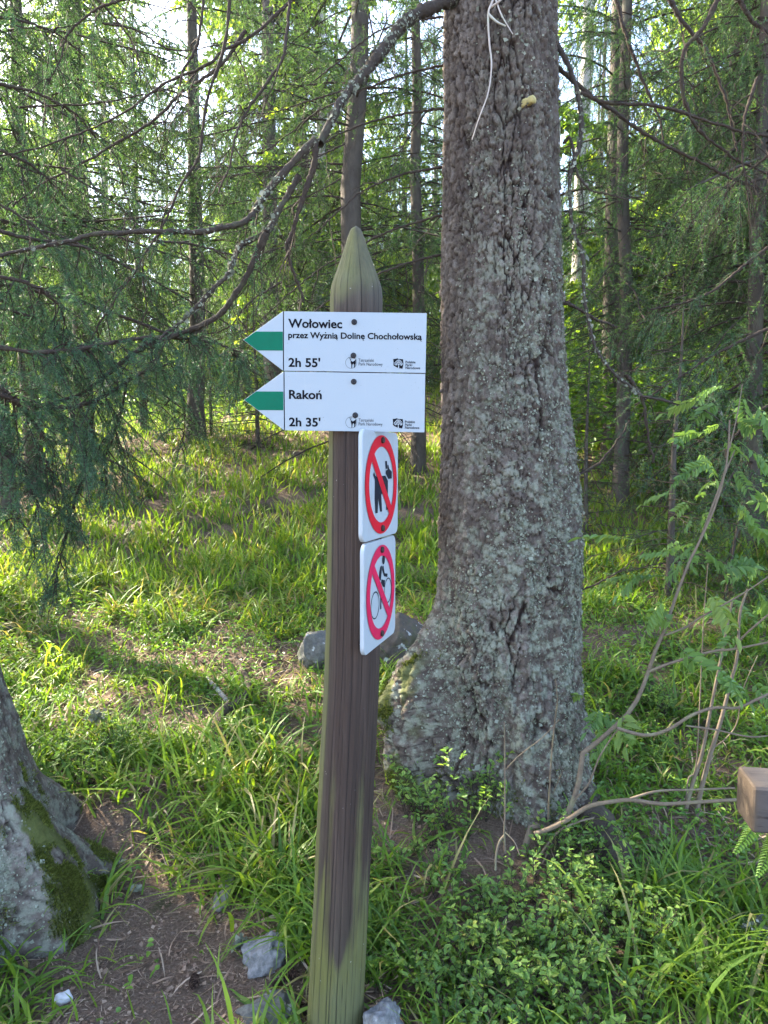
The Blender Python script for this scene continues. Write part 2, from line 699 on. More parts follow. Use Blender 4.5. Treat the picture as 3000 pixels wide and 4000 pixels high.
def text_shape(flat, body, x0, x1, base, cap, bold=0.022, w=0.0):
    """lettering from x0 to x1 on baseline `base`, capitals `cap` high"""
    plain = body.translate(PLAIN)
    V, F = glyphs(plain, bold)
    capV, _ = glyphs('H', bold)
    ch = capV[:, 1].max()
    extra = []
    st = 0.075 + 2 * bold
    xh = glyphs('x', bold)[0][:, 1].max()
    for i, c in enumerate(body):
        if c in 'łżąęń':
            xr = glyphs(plain[:i + 1], bold)[0][:, 0].max()
            g1 = glyphs(plain[i], bold)[0]
            wd = g1[:, 0].max() - g1[:, 0].min()
            xc = xr - wd / 2
            if c == 'ł':
                extra.append([(xc - .13, ch * .40), (xc + .13, ch * .62), (xc + .13, ch * .62 + st), (xc - .13, ch * .40 + st)])
            elif c == 'ż':
                extra.append([(xc + .6 * st * math.cos(a * .7854), xh + .10 + st * .6 + .6 * st * math.sin(a * .7854)) for a in range(8)])
            elif c == 'ń':
                extra.append([(xc - .05, xh + .06), (xc + .03, xh + .06), (xc + .15, xh + .22), (xc + .03, xh + .22)])
            else:
                ox = xr - (.09 if c == 'ą' else .16)
                extra.append([(ox, .02), (ox + .06, .02), (ox - .01, -.09), (ox + .02, -.14), (ox + .09, -.14), (ox + .09, -.19), (ox - .02, -.20), (ox - .09, -.14), (ox - .08, -.07)])
    xmin, xmax = V[:, 0].min(), V[:, 0].max()
    sx, sy = (x1 - x0) / (xmax - xmin), cap / ch
    n = len(flat.V)
    flat.V += [(x0 + (p[0] - xmin) * sx, base + p[1] * sy, w) for p in V]
    flat.F += [tuple(n + i for i in f) for f in F]
    for e in extra:
        flat.poly([(x0 + (p[0] - xmin) * sx, base + p[1] * sy) for p in e], w)
    return flat


def solid(pts, w0, w1, bev=0.0):
    """an outline given thickness, with a small bevel on the front edge"""
    pts = np.array(pts, float)
    n = len(pts)
    cen = pts.mean(0)
    ins = pts + unit(cen - pts) * bev
    fr = np.c_[ins, np.full(n, w1)]
    mid = np.c_[pts, np.full(n, w1 - bev)]
    bk = np.c_[pts, np.full(n, w0)]
    V = np.vstack([fr, mid, bk])
    area = np.sum(pts[:, 0] * np.roll(pts[:, 1], -1) - np.roll(pts[:, 0], -1) * pts[:, 1])
    tri = np.array(poly_faces(pts))
    Q = []
    for i in range(n):
        j = (i + 1) % n
        for a in (0, n):
            q = (a + i, a + n + i, a + n + j, a + j)
            Q.append(q if area > 0 else q[::-1])
    def orient(t, up):
        a, b, c = pts[t[0]], pts[t[1]], pts[t[2]]
        ar = (b[0] - a[0]) * (c[1] - a[1]) - (b[1] - a[1]) * (c[0] - a[0])
        return t if (ar > 0) == up else t[::-1]
    T = np.array([orient(t, True) for t in tri] + [orient(t + 2 * n, False) if False else orient(t, False) + 2 * n for t in tri])
    return V, [T, np.array(Q)]


def white_paint(name, col, dirt=(.42, .45, .36), amount=.5):
    m, nt = nodes_of(name)
    n1 = noise(nt, 4, 5, .6)
    n2 = noise(nt, 120, 4, .6, (1, 1, .08))
    sp1 = noise(nt, 260, 2, .5)
    c = mix(nt, mth(nt, 'MULTIPLY', sstep(nt, n1, .5, .85), amount), col, dirt)
    c = mix(nt, mth(nt, 'MULTIPLY', sstep(nt, n2, .55, .8), amount * .5), c, dirt)
    c = mix(nt, mth(nt, 'MULTIPLY', sstep(nt, sp1, .745, .77), .8), c, (.12, .11, .10))
    finish(nt, c, .38, n1, .1, .001, .45)
    return m


M_WHITE = white_paint('white_board', (.255, .292, .315), amount=.20)
M_PLATE = white_paint('weathered_white_plate', (.32, .355, .375), (.19, .205, .14), .85)
M_GREEN = simple('green_film', (.001, .105, .055), .6, .12, 30)
M_INK = simple('black_print', (.004, .004, .007), .8, .08)
M_SOFTINK = simple('faded_black_print', (.014, .016, .022), .8, .1, 60)
M_RED = simple('red_film', (.46, .006, .018), .55, .15, 25)
M_PINKRED = simple('faded_red_film', (.48, .012, .058), .55, .15, 25)
M_STEEL = simple('dark_bolt_steel', (.018, .017, .02), .5, .3, 300)
M_RUST = simple('rusty_screw', (.028, .016, .012), .7, .4, 200)

YS = 1.695                      # front of the arrow boards
post_base = np.array([P3(1306, 4030, 1.77)[0], 1.77, float(H(-0.12, 1.77)) - .02])
SIGNPOST = empty('signpost', post_base, 0, 'round wooden waymark post with pointed top carrying white and red signs', 'signpost')


def wood_mat():
    m, nt = nodes_of('weathered_post_wood')
    tc = N(nt, 'ShaderNodeTexCoord')
    grain = noise(nt, 55, 7, .65, (1, 1, .035), .3)
    fineg = noise(nt, 220, 4, .6, (1, 1, .03))
    blot = noise(nt, 7, 5, .6, (1, 1, .35))
    spots = noise(nt, 160, 2, .5, (1, 1, .4))
    dark = ramp(nt, grain, [(.2, (.017, .010, .007)), (.5, (.036, .022, .0155)), (.75, (.070, .046, .034)), (.9, (.11, .08, .062))])
    grey = ramp(nt, grain, [(.2, (.03, .026, .018)), (.6, (.07, .061, .043)), (.9, (.11, .097, .07))])
    c = mix(nt, mth(nt, 'MULTIPLY', attr(nt, 'grey'), 1.0), dark, grey)
    alg = mth(nt, 'MULTIPLY', attr(nt, 'algae'), 1.0)
    k = sstep(nt, mth(nt, 'ADD', alg, mth(nt, 'MULTIPLY', mth(nt, 'SUBTRACT', blot, .5), .9)), .35, .75)
    gcol = mix(nt, fineg, (.062, .062, .015), (.15, .148, .038))
    gcol = mix(nt, sstep(nt, blot, .35, .65), gcol, mix(nt, grain, (.066, .068, .028), (.125, .127, .055)))
    c = mix(nt, mth(nt, 'MULTIPLY', k, .85), c, gcol)
    c = mix(nt, sstep(nt, spots, .77, .80), c, (.33, .31, .29))
    c = mix(nt, attr(nt, 'crack'), c, (.012, .009, .008))
    h = mth(nt, 'ADD', grain, mth(nt, 'MULTIPLY', fineg, .5))
    finish(nt, c, .72, h, .55, .002, .3)
    return m


def make_post():
    cen = np.array([[892, 1390], [1000, 1391], [1211, 1392], [1700, 1389], [2350, 1383], [2676, 1373], [3074, 1352], [3435, 1336], [4000, 1307], [4200, 1298]], float)
    half = np.array([[888, 8], [893, 17], [905, 24], [930, 33], [970, 45], [1030, 66], [1091, 87], [1115, 95], [1135, 99], [1170, 101], [1700, 103], [2676, 105], [3435, 106], [4000, 108], [4200, 108]], float)
    py = np.concatenate([np.linspace(888, 1180, 46), np.linspace(1195, 4190, 170)])
    ax, hw = np.interp(py, cen[:, 0], cen[:, 1]), np.interp(py, half[:, 0], half[:, 1])
    k = np.hanning(25); k /= k.sum()
    ax = np.convolve(np.pad(ax, 12, mode='edge'), k, 'valid')
    C = np.array([P3(a, b, 1.77) for a, b in zip(ax, py)])
    dep = C[:, 1] * _c + (C[:, 2] - CAM_Z) * _sn
    rad = hw * dep / FPX
    nt = 250
    th = np.concatenate([np.linspace(-np.pi / 2 - 1.75, -np.pi / 2 + 1.75, 205, endpoint=False), np.linspace(-np.pi / 2 + 1.75, 1.5 * np.pi - 1.75, 45, endpoint=False)])
    Z, T = np.meshgrid(C[:, 2], th, indexing='ij')
    # long drying cracks: angle (0 = towards camera), wander, depth, extent
    phi = np.mod(T + np.pi / 2 + np.pi, 2 * np.pi) - np.pi        # 0 faces the camera, + is to the right
    disp = fbm(np.cos(T) * 9, np.sin(T) * 9, Z * 1.2, 3, 40) * .0009 * smooth(2.0, 1.8, Z) + fbm(np.cos(T) * 30, np.sin(T) * 30, Z * 1.5, 2, 50) * .0006
    crack = np.zeros_like(Z)
    cr = [(-.92, .0060, .030, -9, 9, .35), (-1.02, .003, .014, -9, 1.2, .7), (.20, .004, .012, 1.75, 2.3, .5), (-.35, .0025, .018, -9, 9, .9), (.02, .0028, .018, -9, 1.35, .8),
          (.42, .0035, .020, -9, 1.3, .9), (.72, .0025, .017, -9, 2.0, .8), (-.62, .0025, .018, -9, 9, .8), (1.05, .0025, .018, -9, 9, .6), (.22, .0025, .018, -9, .8, .7), (-.18, .002, .016, -9, 1.1, .6), (.56, .002, .016, -9, .9, .6),
          (2.2, .005, .02, -9, 9, .4), (3.0, .003, .012, -9, 9, .5), (-2.1, .004, .016, -9, 9, .5), (1.6, .002, .010, -9, 9, .5)]
    for i, (p, d, wdt, z0, z1, gap) in enumerate(cr):
        pc = p + .05 * vnoise(Z * 1.1, Z * 0 + i, k=60) + .012 * vnoise(Z * 14, Z * 0 + i, k=61)
        w = wdt * (.55 + .45 * vnoise(Z * 2.5, Z * 0 + i * 3, k=62))
        on = smooth(z0 - .1, z0 + .1, Z) * (1 - smooth(z1 - .1, z1 + .1, Z)) * smooth(-gap, -gap + .4, vnoise(Z * 1.7, Z * 0 + i * 7, k=63) + .35)
        prof = np.clip(1 - np.abs((phi - pc + np.pi) % (2 * np.pi) - np.pi) / np.maximum(w, .004) / 1.6, 0, 1)
        disp -= d * on * prof
        crack = np.maximum(crack, on * smooth(.15, .8, prof) * min(1.0, d / .0022))
    fade = smooth(2.17, 2.02, Z)
    rr = rad[:, None] * (1 + .012 * np.cos(2 * T + 1)) + disp * np.clip(rad / .06, 0.1, 1)[:, None]
    V = np.stack([C[:, None, 0] + rr * np.cos(T), C[:, None, 1] + rr * np.sin(T), Z], -1)
    tip = C[0] + np.array([0, 0, .004])
    i = np.arange(len(py) * nt).reshape(len(py), nt)
    nx = np.roll(i, -1, 1)
    F = np.stack([i[:-1], i[1:], nx[1:], nx[:-1]], -1).reshape(-1, 4)
    top = np.stack([np.full(nt, i.size), i[0], nx[0]], -1)
    zrel = Z
    # green algae: low down, on the tip, and along the left flank; the middle of the front stays brown
    low = smooth(.80, .10, zrel + .16 * fbm(np.cos(T) * 4, np.sin(T) * 4, Z * 2, 3, 65)) * (1.0 - .9 * np.exp(-((phi - .05) / .22) ** 2) * smooth(.25, .36, zrel))
    low2 = smooth(1.25, .55, zrel) * .62 * (np.exp(-((phi - .62) / .30) ** 2) + np.exp(-((phi + .5) / .33) ** 2))
    flank = .75 * smooth(-.75, -1.15, phi) * (1 - smooth(1.9, 2.3, np.abs(phi))) + .25 * smooth(.95, 1.4, phi) * smooth(1.7, 1.0, Z)
    head = smooth(1.86, 2.0, zrel) * (.56 + .25 * np.exp(-((phi + .6) / .5) ** 2))
    algae = np.clip(np.maximum(np.maximum(low, low2), np.maximum(flank, head)), 0, 1)
    grey = np.clip(smooth(1.88, 1.98, zrel) * .9 + smooth(.7, .15, zrel) * .35 + .35 * smooth(-.55, -.95, phi), 0, 1)
    V = np.vstack([V.reshape(-1, 3), tip])
    z = lambda a: np.append(a.ravel(), 0)
    part('post', V, [top, F], wood_mat(), SIGNPOST, smooth_shade=True, attrs={'crack': z(crack), 'algae': z(algae), 'grey': z(grey)})


make_post()


# ---- the two arrow boards: outlines measured on the photograph, laid on a board plane in front of the post
def S2(px, py):
    p = P3(px, py, YS)
    return (p[0], p[2])


SLOPE = -0.0135


def put(V, w0=0.0):
    """sign coordinates (x, z, w) -> world"""
    V = np.asarray(V, float)
    return np.stack([V[:, 0], YS - V[:, 2] - w0, V[:, 1]], -1)


def fpart(name, flat, m, parent, w0=0.0):
    V, F = flat.arrays()
    return part(name, put(V, w0), F, m, parent)


def bolt(parent, xy, r=.0068, name='bolt', m=None):
    g = Geo()
    n = 24
    prof = [(1.0, 0), (1.0, .0018), (.86, .0030), (.62, .0034), (.60, .0058), (.50, .0062), (.36, .0060), (.33, .0030)]
    V = []
    for q, (rr, w) in enumerate(prof):
        for i in range(n):
            a = 2 * math.pi * i / n
            k = 1.0
            if q in (6, 7):
                k = math.cos(math.pi / 6) / math.cos((a % (math.pi / 3)) - math.pi / 6)
            V.append((xy[0] + r * rr * k * math.cos(a), xy[1] + r * rr * k * math.sin(a), w))
    V.append((xy[0], xy[1], .0030))
    F = [(q * n + i, q * n + (i + 1) % n, (q + 1) * n + (i + 1) % n, (q + 1) * n + i) for q in range(len(prof) - 1) for i in range(n)]
    T = [((len(prof) - 1) * n + i, (len(prof) - 1) * n + (i + 1) % n, len(V) - 1) for i in range(n)]
    return part(name, put(V), [np.array(T), np.array(F)], m or M_STEEL, parent)


def emblem_park(c, r):
    """thin ring with a standing chamois"""
    f = Flat()
    f.ring(c, r * .955, r, 0, 40)
    q = lambda pts: [(c[0] + x * r, c[1] + y * r) for x, y in pts]
    f.poly(q([(-.05, .42), (.12, .28), (.30, .16), (.52, .30), (.86, .52), (.98, .56), (.84, .42), (.84, -.05), (.72, -.50), (.66, -.86), (.52, -.86), (.55, -.35), (.36, -.12), (.22, -.40), (.16, -.98), (.06, -.98), (.04, -.30), (-.08, .02)]), .0002)
    f.poly(q([(-.30, .80), (-.20, .62), (-.05, .66), (.02, .84), (-.02, .60), (-.10, .36), (-.18, .36), (-.16, .55)]), .0002)
    f.seg((c[0] - .22 * r, c[1] + .68 * r), (c[0] - .40 * r, c[1] + .95 * r), r * .07, .0002)
    f.seg((c[0] - .06 * r, c[1] + .70 * r), (c[0] - .02 * r, c[1] + 1.0 * r), r * .07, .0002)
    return f


def emblem_shield(x0, x1, y0, y1):
    """dark land-shaped badge"""
    f = Flat()
    q = lambda pts: [(x0 + (x1 - x0) * x, y0 + (y1 - y0) * y) for x, y in pts]
    f.poly(q([(0, .92), (.20, .93), (.36, .97), (.42, 1.0), (.46, .93), (.96, .90), (1, .55), (.96, .22), (.90, .0), (.72, .05), (.56, .03), (.40, .12), (.18, .22), (.02, .34), (.03, .6)]))
    return f


def emblem_tree(x0, x1, y0, y1):
    f = Flat()
    q = lambda p: (x0 + (x1 - x0) * p[0], y0 + (y1 - y0) * p[1])
    w = (x1 - x0)
    f.poly([q(p) for p in [(.47, .04), (.60, .04), (.56, .30), (.60, .45), (.55, .45), (.535, .38), (.50, .48), (.46, .48), (.50, .32)]], .0002)
    for bx, by, ex, ey in ((.53, .36, .24, .42), (.53, .36, .82, .42), (.53, .4, .34, .60), (.53, .4, .74, .60), (.53, .42, .54, .66)):
        f.seg(q((bx, by)), q((ex, ey)), w * .03, .0003)
    for i, (lx, ly, an) in enumerate([(.16, .44, 2.9), (.19, .56, 2.5), (.28, .66, 2.2), (.38, .76, 1.9), (.49, .80, 1.6), (.60, .79, 1.3), (.71, .73, 1.0), (.80, .63, .8), (.87, .51, .4), (.86, .41, .1), (.34, .48, 2.5), (.44, .60, 2.0), (.62, .61, 1.1), (.71, .49, .6), (.28, .36, 3.3), (.78, .34, -.2), (.53, .66, 1.57)]):
        c = q((lx, ly))
        L, W = w * .085, w * .042
        pts = [(c[0] + L * math.cos(t) * math.cos(an) - W * math.sin(t) * math.sin(an), c[1] + L * math.cos(t) * math.sin(an) + W * math.sin(t) * math.cos(an)) for t in np.linspace(0, 2 * np.pi, 9)[:-1]]
        f.poly(pts, .0004 + i * .00001)
    return f


def arrow_board(label, rect, tip, stripe, lines, small, park, shield, bolts):
    quad = [S2(*p) for p in rect]
    V, F = solid(quad[::-1], -.004, 0, .0006)
    b = part('arrow_board', put(V), F, M_WHITE, SIGNPOST)
    b['label'] = label
    a, d, t = quad[0], quad[3], S2(*tip)
    tri = [(a[0] - .0022, a[1]), t, (d[0] - .0022, d[1])]
    V, F = solid(tri, -.004, 0, .0006)
    part('arrow_point', put(V), F, M_WHITE, b)
    V, F = solid([(a[0] - .0022, a[1] - .0015), (d[0] - .0022, d[1] + .0015), (d[0], d[1] + .0015), (a[0], a[1] - .0015)], -.0045, -.0012)
    part('joint_strip', put(V), F, M_INK, b)
    y0, y1 = S2(1000, stripe[0])[1], S2(1000, stripe[1])[1]
    xr = a[0] - .0032
    def on_edge(p, q, y):
        k = (y - p[1]) / (q[1] - p[1])
        return p[0] + (q[0] - p[0]) * k
    fl = Flat().poly([(xr, y0 - .0004), (on_edge(tri[0], t, y0) + .0016, y0), (t[0] + .0014, t[1]), (on_edge(tri[2], t, y1) + .0016, y1), (xr, y1 - .0004)])
    fpart('green_stripe', fl, M_GREEN, b, .0006)
    for body, x0, x1, base, cap, bold, nm, mm in [(*q, .026, 'lettering', M_INK) for q in lines] + [(*q, 'small_lettering', M_SOFTINK) for q in small]:
        p0, p1, pc = S2(x0, base), S2(x1, base), S2(x0, base - cap)
        Vv, Fv = text_shape(Flat(), body, p0[0], p1[0], p0[1], pc[1] - p0[1], bold).arrays()
        Vv[:, 1] += (Vv[:, 0] - S2(1126, 1300)[0]) * SLOPE
        part(nm, put(Vv, .0006), Fv, mm, b)
    c = S2(*park[:2])
    fpart('chamois_emblem', emblem_park(c, park[2] * YS / FPX), M_INK, b, .0006)
    p, q = S2(shield[0], shield[3]), S2(shield[1], shield[2])
    fpart('badge_emblem', emblem_shield(p[0], q[0], p[1], q[1]), M_INK, b, .0006)
    fpart('badge_tree', emblem_tree(p[0], q[0], p[1], q[1]), M_WHITE, b, .0008)
    for bx, by in bolts:
        bolt(b, S2(bx, by))


arrow_board('upper white arrow board reading Wołowiec with green stripe', [(1109, 1216), (1667, 1223), (1662, 1457), (1109, 1448)], (950, 1328), (1295, 1369),
            [('Wołowiec', 1126, 1337, 1279, 34), ('przez Wyżnią Dolinę Chochołowską', 1126, 1648, 1320, 24), ('2h 55’', 1127, 1251, 1432, 34)],
            [('Tatrzański', 1400, 1460, 1409, 12, .002), ('Park Narodowy', 1401, 1495, 1424, 12, .002), ('Polskie', 1584, 1623, 1412.5, 9.5, .02), ('Parki', 1584, 1610, 1424, 9.5, .02), ('Narodowe', 1584, 1641, 1435, 9.5, .02)],
            (1371.4, 1417, 22), (1536, 1576, 1399, 1441), [(1383.7, 1258), (1380.6, 1389)])
arrow_board('lower white arrow board reading Rakoń with green stripe', [(1111, 1451), (1661, 1460.5), (1658, 1689), (1113, 1681)], (953, 1562), (1529, 1602),
            [('Rakoń', 1129, 1257, 1557, 34), ("2h 35'", 1129, 1252, 1664, 33)],
            [('Tatrzański', 1401, 1459, 1643, 12, .002), ('Park Narodowy', 1401, 1494, 1658, 12, .002), ('Polskie', 1582, 1621, 1646, 9.5, .02), ('Parki', 1582, 1608, 1657.5, 9.5, .02), ('Narodowe', 1582, 1638, 1668.5, 9.5, .02)],
            (1372, 1650, 22), (1534, 1575, 1633, 1674), [(1382, 1491), (1387.8, 1622)])


# ---- the two square prohibition plates on the right flank of the post
def rounded(w, h, r, n=6):
    o = []
    for cx, cy, a0 in ((w / 2 - r, h / 2 - r, 0), (-w / 2 + r, h / 2 - r, 90), (-w / 2 + r, -h / 2 + r, 180), (w / 2 - r, -h / 2 + r, 270)):
        for i in range(n + 1):
            a = R(a0 + 90 * i / n)
            o.append((cx + r * math.cos(a), cy + r * math.sin(a)))
    return o


def plate(label, centre, yaw, roll, w, h, mred, figure):
    ux = np.array([math.cos(yaw), math.sin(yaw), 0])
    nn = np.array([math.sin(yaw), -math.cos(yaw), 0])
    uz = np.array([0, 0, 1.0])
    ux2, uz2 = ux * math.cos(roll) + uz * math.sin(roll), uz * math.cos(roll) - ux * math.sin(roll)
    W = lambda V: centre + V[:, :1] * ux2 + V[:, 1:2] * uz2 + V[:, 2:] * nn
    V, F = solid(rounded(w, h, .022), -.0095, 0, .0018)
    b = part('prohibition_plate', W(V), F, M_PLATE, SIGNPOST)
    b['label'] = label
    rad = w * .447
    f = Flat()
    figure(f, rad)
    V, F = f.arrays()
    part('pictogram', W(V + [0, 0, .0008]), F, M_SOFTINK, b)
    f = Flat()
    f.ring((0, 0), rad * .985, rad * 1.02)
    c45 = math.cos(R(45))
    V, F = Flat().ring((0, 0), rad * .77, rad).poly([(x * rad, y * rad) for x, y in [((-.80 - .105) * c45, (.80 - .105) * c45), ((-.80 + .105) * c45, (.80 + .105) * c45), ((.80 + .105) * c45, (-.80 + .105) * c45), ((.80 - .105) * c45, (-.80 - .105) * c45)][::-1]], .0003).arrays()
    part('red_ring', W(V + [0, 0, .0016]), F, mred, b)
    for sy in (.9, -.89):
        g = []
        for k in range(12):
            a = k * math.pi / 6
            g.append((.008 * math.cos(a), sy * rad + .008 * math.sin(a)))
        V, F = solid(g, 0, .006, .002)
        part('screw', W(V + [0, 0, .0018]), F, M_RUST, b)


def dog(f, r):
    q = lambda pts: [((x - 549) / 155 * r, (570 - y) / 440 * r) for x, y in pts]
    f.poly(q([(582, 360), (601, 357), (604, 427), (588, 432)]))
    f.poly(q([(606, 393), (616, 395), (626, 430), (652, 455), (652, 520), (614, 522), (587, 470), (590, 445), (608, 437)]))
    f.poly(q([(477, 455), (467, 480), (484, 525), (482, 690), (489, 818), (511, 818), (516, 690), (534, 811), (553, 811), (545, 665), (549, 652), (593, 655), (594, 806), (612, 803), (611, 540), (585, 490), (498, 497), (487, 487)]))


def cyclist(f, r):
    q = lambda pts: [((x - 549) / 134 * r, (1534 - y) / 441 * r) for x, y in pts]
    c = q([(573, 1240)])[0]
    f.disc(c, r * .105)
    f.poly(q([(543, 1292), (556, 1288), (556, 1340), (547, 1425), (527, 1405), (532, 1335)]))
    f.poly(q([(560, 1300), (572, 1296), (584, 1375), (613, 1392), (611, 1424), (578, 1402), (561, 1340)]))
    f.poly(q([(553, 1417), (587, 1443), (584, 1508), (569, 1498), (549, 1450)]))
    f.poly(q([(544, 1535), (553, 1548), (552, 1695), (541, 1697)]))
    f.poly(q([(589, 1640), (606, 1672), (606, 1695), (596, 1690)]))
    f.seg(q([(553, 1600)])[0], q([(575, 1610)])[0], r * .05)
    f.ring(q([(494, 1627)])[0], r * .262, r * .288)
    f.ring(q([(617, 1556)])[0], r * .252, r * .278)


yaw1, yaw2 = R(71.4), R(73)
pc1 = np.array([-.0062, 1.745, P3(1481, 1893, 1.745)[2]])
plate('upper white plate with red crossed ring over a dog', pc1, yaw1, R(-.3), .270, .262, M_RED, dog)
pc2 = np.array([-.0080, 1.745, P3(1478, 2312, 1.745)[2]])
plate('lower white plate with red crossed ring over a cyclist', pc2, yaw2, R(-.3), .262, .262, M_PINKRED, cyclist)

# ------------------------------------------------------------------ the two near spruces: trunks
def bark_relief(T, Z, rmean, k, plate_h=.010, cell=.030, ridge=1.0):
    """scaly bark: height, crack, plate value over an (angle, height) grid"""
    per = max(8, int(round(2 * math.pi * rmean / cell)))
    u = T / (2 * np.pi) * per
    cx, sx = np.cos(T), np.sin(T)
    wu = .35 * fbm(cx * 5, sx * 5, Z * 9, 3, k) + .15 * fbm(cx * 16, sx * 16, Z * 30, 2, k + 3)
    wv = .35 * fbm(cx * 5, sx * 5, Z * 9, 3, k + 7)
    v = Z / (cell * 1.75)
    per -= per % 2
    u = T / (2 * np.pi) * per
    wu = wu + .22 * vnoise(cx * 45, sx * 45, Z * 60, k + 90)
    wv = wv + .22 * vnoise(cx * 45, sx * 45, Z * 60, k + 91)
    f1, f2, cid, ox, oy = worley(u + wu, v + wv, per, k)
    e = f2 - f1
    f1b, f2b, cidb, oxb, oyb = worley((u + wu) * 2, (v + wv) * 2.2, per * 2, k + 20)
    eb = f2b - f1b
    f1c, f2c, cidc, _, _ = worley((u + wu * 1.2) * .5, (v + wv) * .2, per // 2, k + 40)
    ec = f2c - f1c
    patch = smooth(-.4, .5, fbm(cx * 2.5, sx * 2.5, Z * 2.5, 3, k + 95))
    tilt = ox * (hsh(np.floor(cid * 999), cid * 0, cid * 0, k) - .5) * 1.3 - oy * (.3 + .8 * hsh(np.floor(cid * 999), cid * 0, cid * 0, k + 1))
    h = plate_h * (smooth(.0, .16, e) * (.35 + .55 * cid + .55 * tilt) + (.25 + .35 * patch) * smooth(0, .2, eb) * (cidb - .25 - .6 * oyb) + .22 * fbm(cx * 45, sx * 45, Z * 70, 2, k + 50))
    deep = (1 - smooth(.0, .07 + .05 * ridge, ec)) * smooth(-.1, .6, fbm(cx * 2, sx * 2, Z * 2.2, 3, k + 60) + .15) * ridge
    h = h - deep * plate_h * 1.1 + .004 * fbm(cx * 8, sx * 8, Z * 10, 3, k + 70)
    crack = np.clip((1 - smooth(.0, .11, e)) * (.35 + .6 * patch) + deep * .95, 0, 1)
    return h, crack, np.clip(.45 * cid + .35 * cidb + .25 * fbm(cx * 3, sx * 3, Z * 3, 3, k + 80) + .12, 0, 1)


def trunk_grid(zs, nt, axis, radius, relief_args, lich, moss, tfun=-90):
    a0 = R(tfun)                      # the half seen from the path gets the finer grid
    nf = int(nt * .83)
    th = np.concatenate([np.linspace(a0 - R(112), a0 + R(112), nf, endpoint=False), np.linspace(a0 + R(112), a0 + R(248), nt - nf, endpoint=False)])
    Z, T = np.meshgrid(zs, th, indexing='ij')
    ax, ay = axis(Z)
    rr = radius(T, Z)
    h, crack, pl = bark_relief(T, Z, *relief_args)
    V = np.stack([ax + (rr + h) * np.cos(T), ay + (rr + h) * np.sin(T), Z], -1)
    i = np.arange(len(zs) * nt).reshape(len(zs), nt)
    nx = np.roll(i, -1, 1)
    F = np.stack([i[:-1], nx[:-1], nx[1:], i[1:]], -1).reshape(-1, 4)
    return T, Z, V, F, {'crack': crack.ravel(), 'plate': pl.ravel(), 'lich': lich(T, Z).ravel(), 'moss': moss(T, Z).ravel()}


def vert_normals(V):
    du = np.roll(V, -1, 1) - np.roll(V, 1, 1)
    dv = np.gradient(V, axis=0)
    return unit(np.cross(du, dv))


def scatter_on(V, T, Z, wgt, n, g):
    w = wgt.ravel()
    nr = vert_normals(V).reshape(-1, 3)
    idx = g.choice(len(w), n, p=w / w.sum())
    return V.reshape(-1, 3)[idx] + g.normal(0, .0015, (n, 3)), nr[idx]


def flakes(p, nr, size, g):
    m = len(p)
    a = unit(np.cross(nr, g.normal(0, 1, (m, 3))))
    tilt = g.uniform(.05, .5, (m, 1))
    size = size * np.exp(g.normal(0, .35, (m, 1)))
    d = unit(a + nr * tilt)
    s = unit(np.cross(d, nr))
    L = size * g.uniform(.5, 1.4, (m, 1))
    V = np.stack([p, p + d * L * .6 + s * L * .55, p + d * L - nr * L * .2, p + d * L * .5 - s * L * .6], 1).reshape(-1, 3)
    F = np.arange(m * 4).reshape(m, 4)
    return V, F, np.repeat(g.random(m), 4)


def tufts(p, nr, size, g, up=.6):
    m = len(p)
    d = unit(nr + g.normal(0, .45, (m, 3)) + np.array([0, 0, up]))
    s = unit(np.cross(d, g.normal(0, 1, (m, 3)))) * size * .16
    V = np.stack([p - s, p + s, p + d * size * g.uniform(.5, 1.4, (m, 1))], 1).reshape(-1, 3)
    return V, np.arange(m * 3).reshape(m, 3), np.repeat(g.random(m), 3)


# ---- the large spruce right of the post
BX, BY = .462, 2.70
g1 = np.random.default_rng(11)
_pp = [(0, 1957, 221), (500, 1960, 222), (1000, 1957, 230), (1500, 1964, 241), (1800, 1980, 262), (2000, 1984, 274), (2200, 1988, 277), (2400, 1975, 277), (2600, 1975, 277), (2900, 1985, 285), (3200, 1990, 300), (3500, 1990, 310)]
_zz = np.array([P3(x, y, BY)[2] for y, x, r in _pp])[::-1]
_xx = np.array([P3(x, y, BY)[0] for y, x, r in _pp])[::-1]
_rr = np.array([r * (BY * _c + (z - CAM_Z) * _sn) / FPX * .97 for (y, x, r), z in zip(_pp, _zz[::-1])])[::-1] - .006


def big_axis(Z):
    return np.interp(Z, _zz, _xx), BY + 0 * Z


def angd(T, deg):
    return (T - R(deg) + np.pi) % (2 * np.pi) - np.pi


def big_radius(T, Z):
    top = np.clip(1 - (Z - 3.2) / 13, .1, 1)
    r = np.interp(Z, _zz, _rr) * np.where(Z > 3.2, top, 1)
    r = r + .235 * smooth(1.08, .58, Z) * np.exp(-(angd(T, 186) / .36) ** 2) * (1 - .25 * smooth(.45, .2, Z))
    r = r + .09 * smooth(.6, .12, Z) * np.exp(-(angd(T, -28) / .33) ** 2)
    r = r + .05 * smooth(1.1, .3, Z) * np.exp(-(angd(T, -72) / .30) ** 2)
    r = r + .22 * smooth(.9, .2, Z) * (np.exp(-(angd(T, 95) / .4) ** 2) + np.exp(-(angd(T, 30) / .3) ** 2))
    r = r - .055 * smooth(.85, .35, Z) * np.exp(-(angd(T, -122) / .26) ** 2)
    r = r + .03 * smooth(1.1, .7, Z) * fbm(np.cos(T) * 5, np.sin(T) * 5, Z * 5, 4, 340) * smooth(.2, 1.2, np.abs(angd(T, -20)))
    r = r + .010 * smooth(1.6, .6, Z) * np.cos(9 * T + 1.5 * Z) + .006 * np.cos(3 * T + Z)
    r = r + .007 * np.exp(-((Z - 1.42) / .12) ** 2) * np.exp(-(angd(T, -8) / .3) ** 2)
    return r


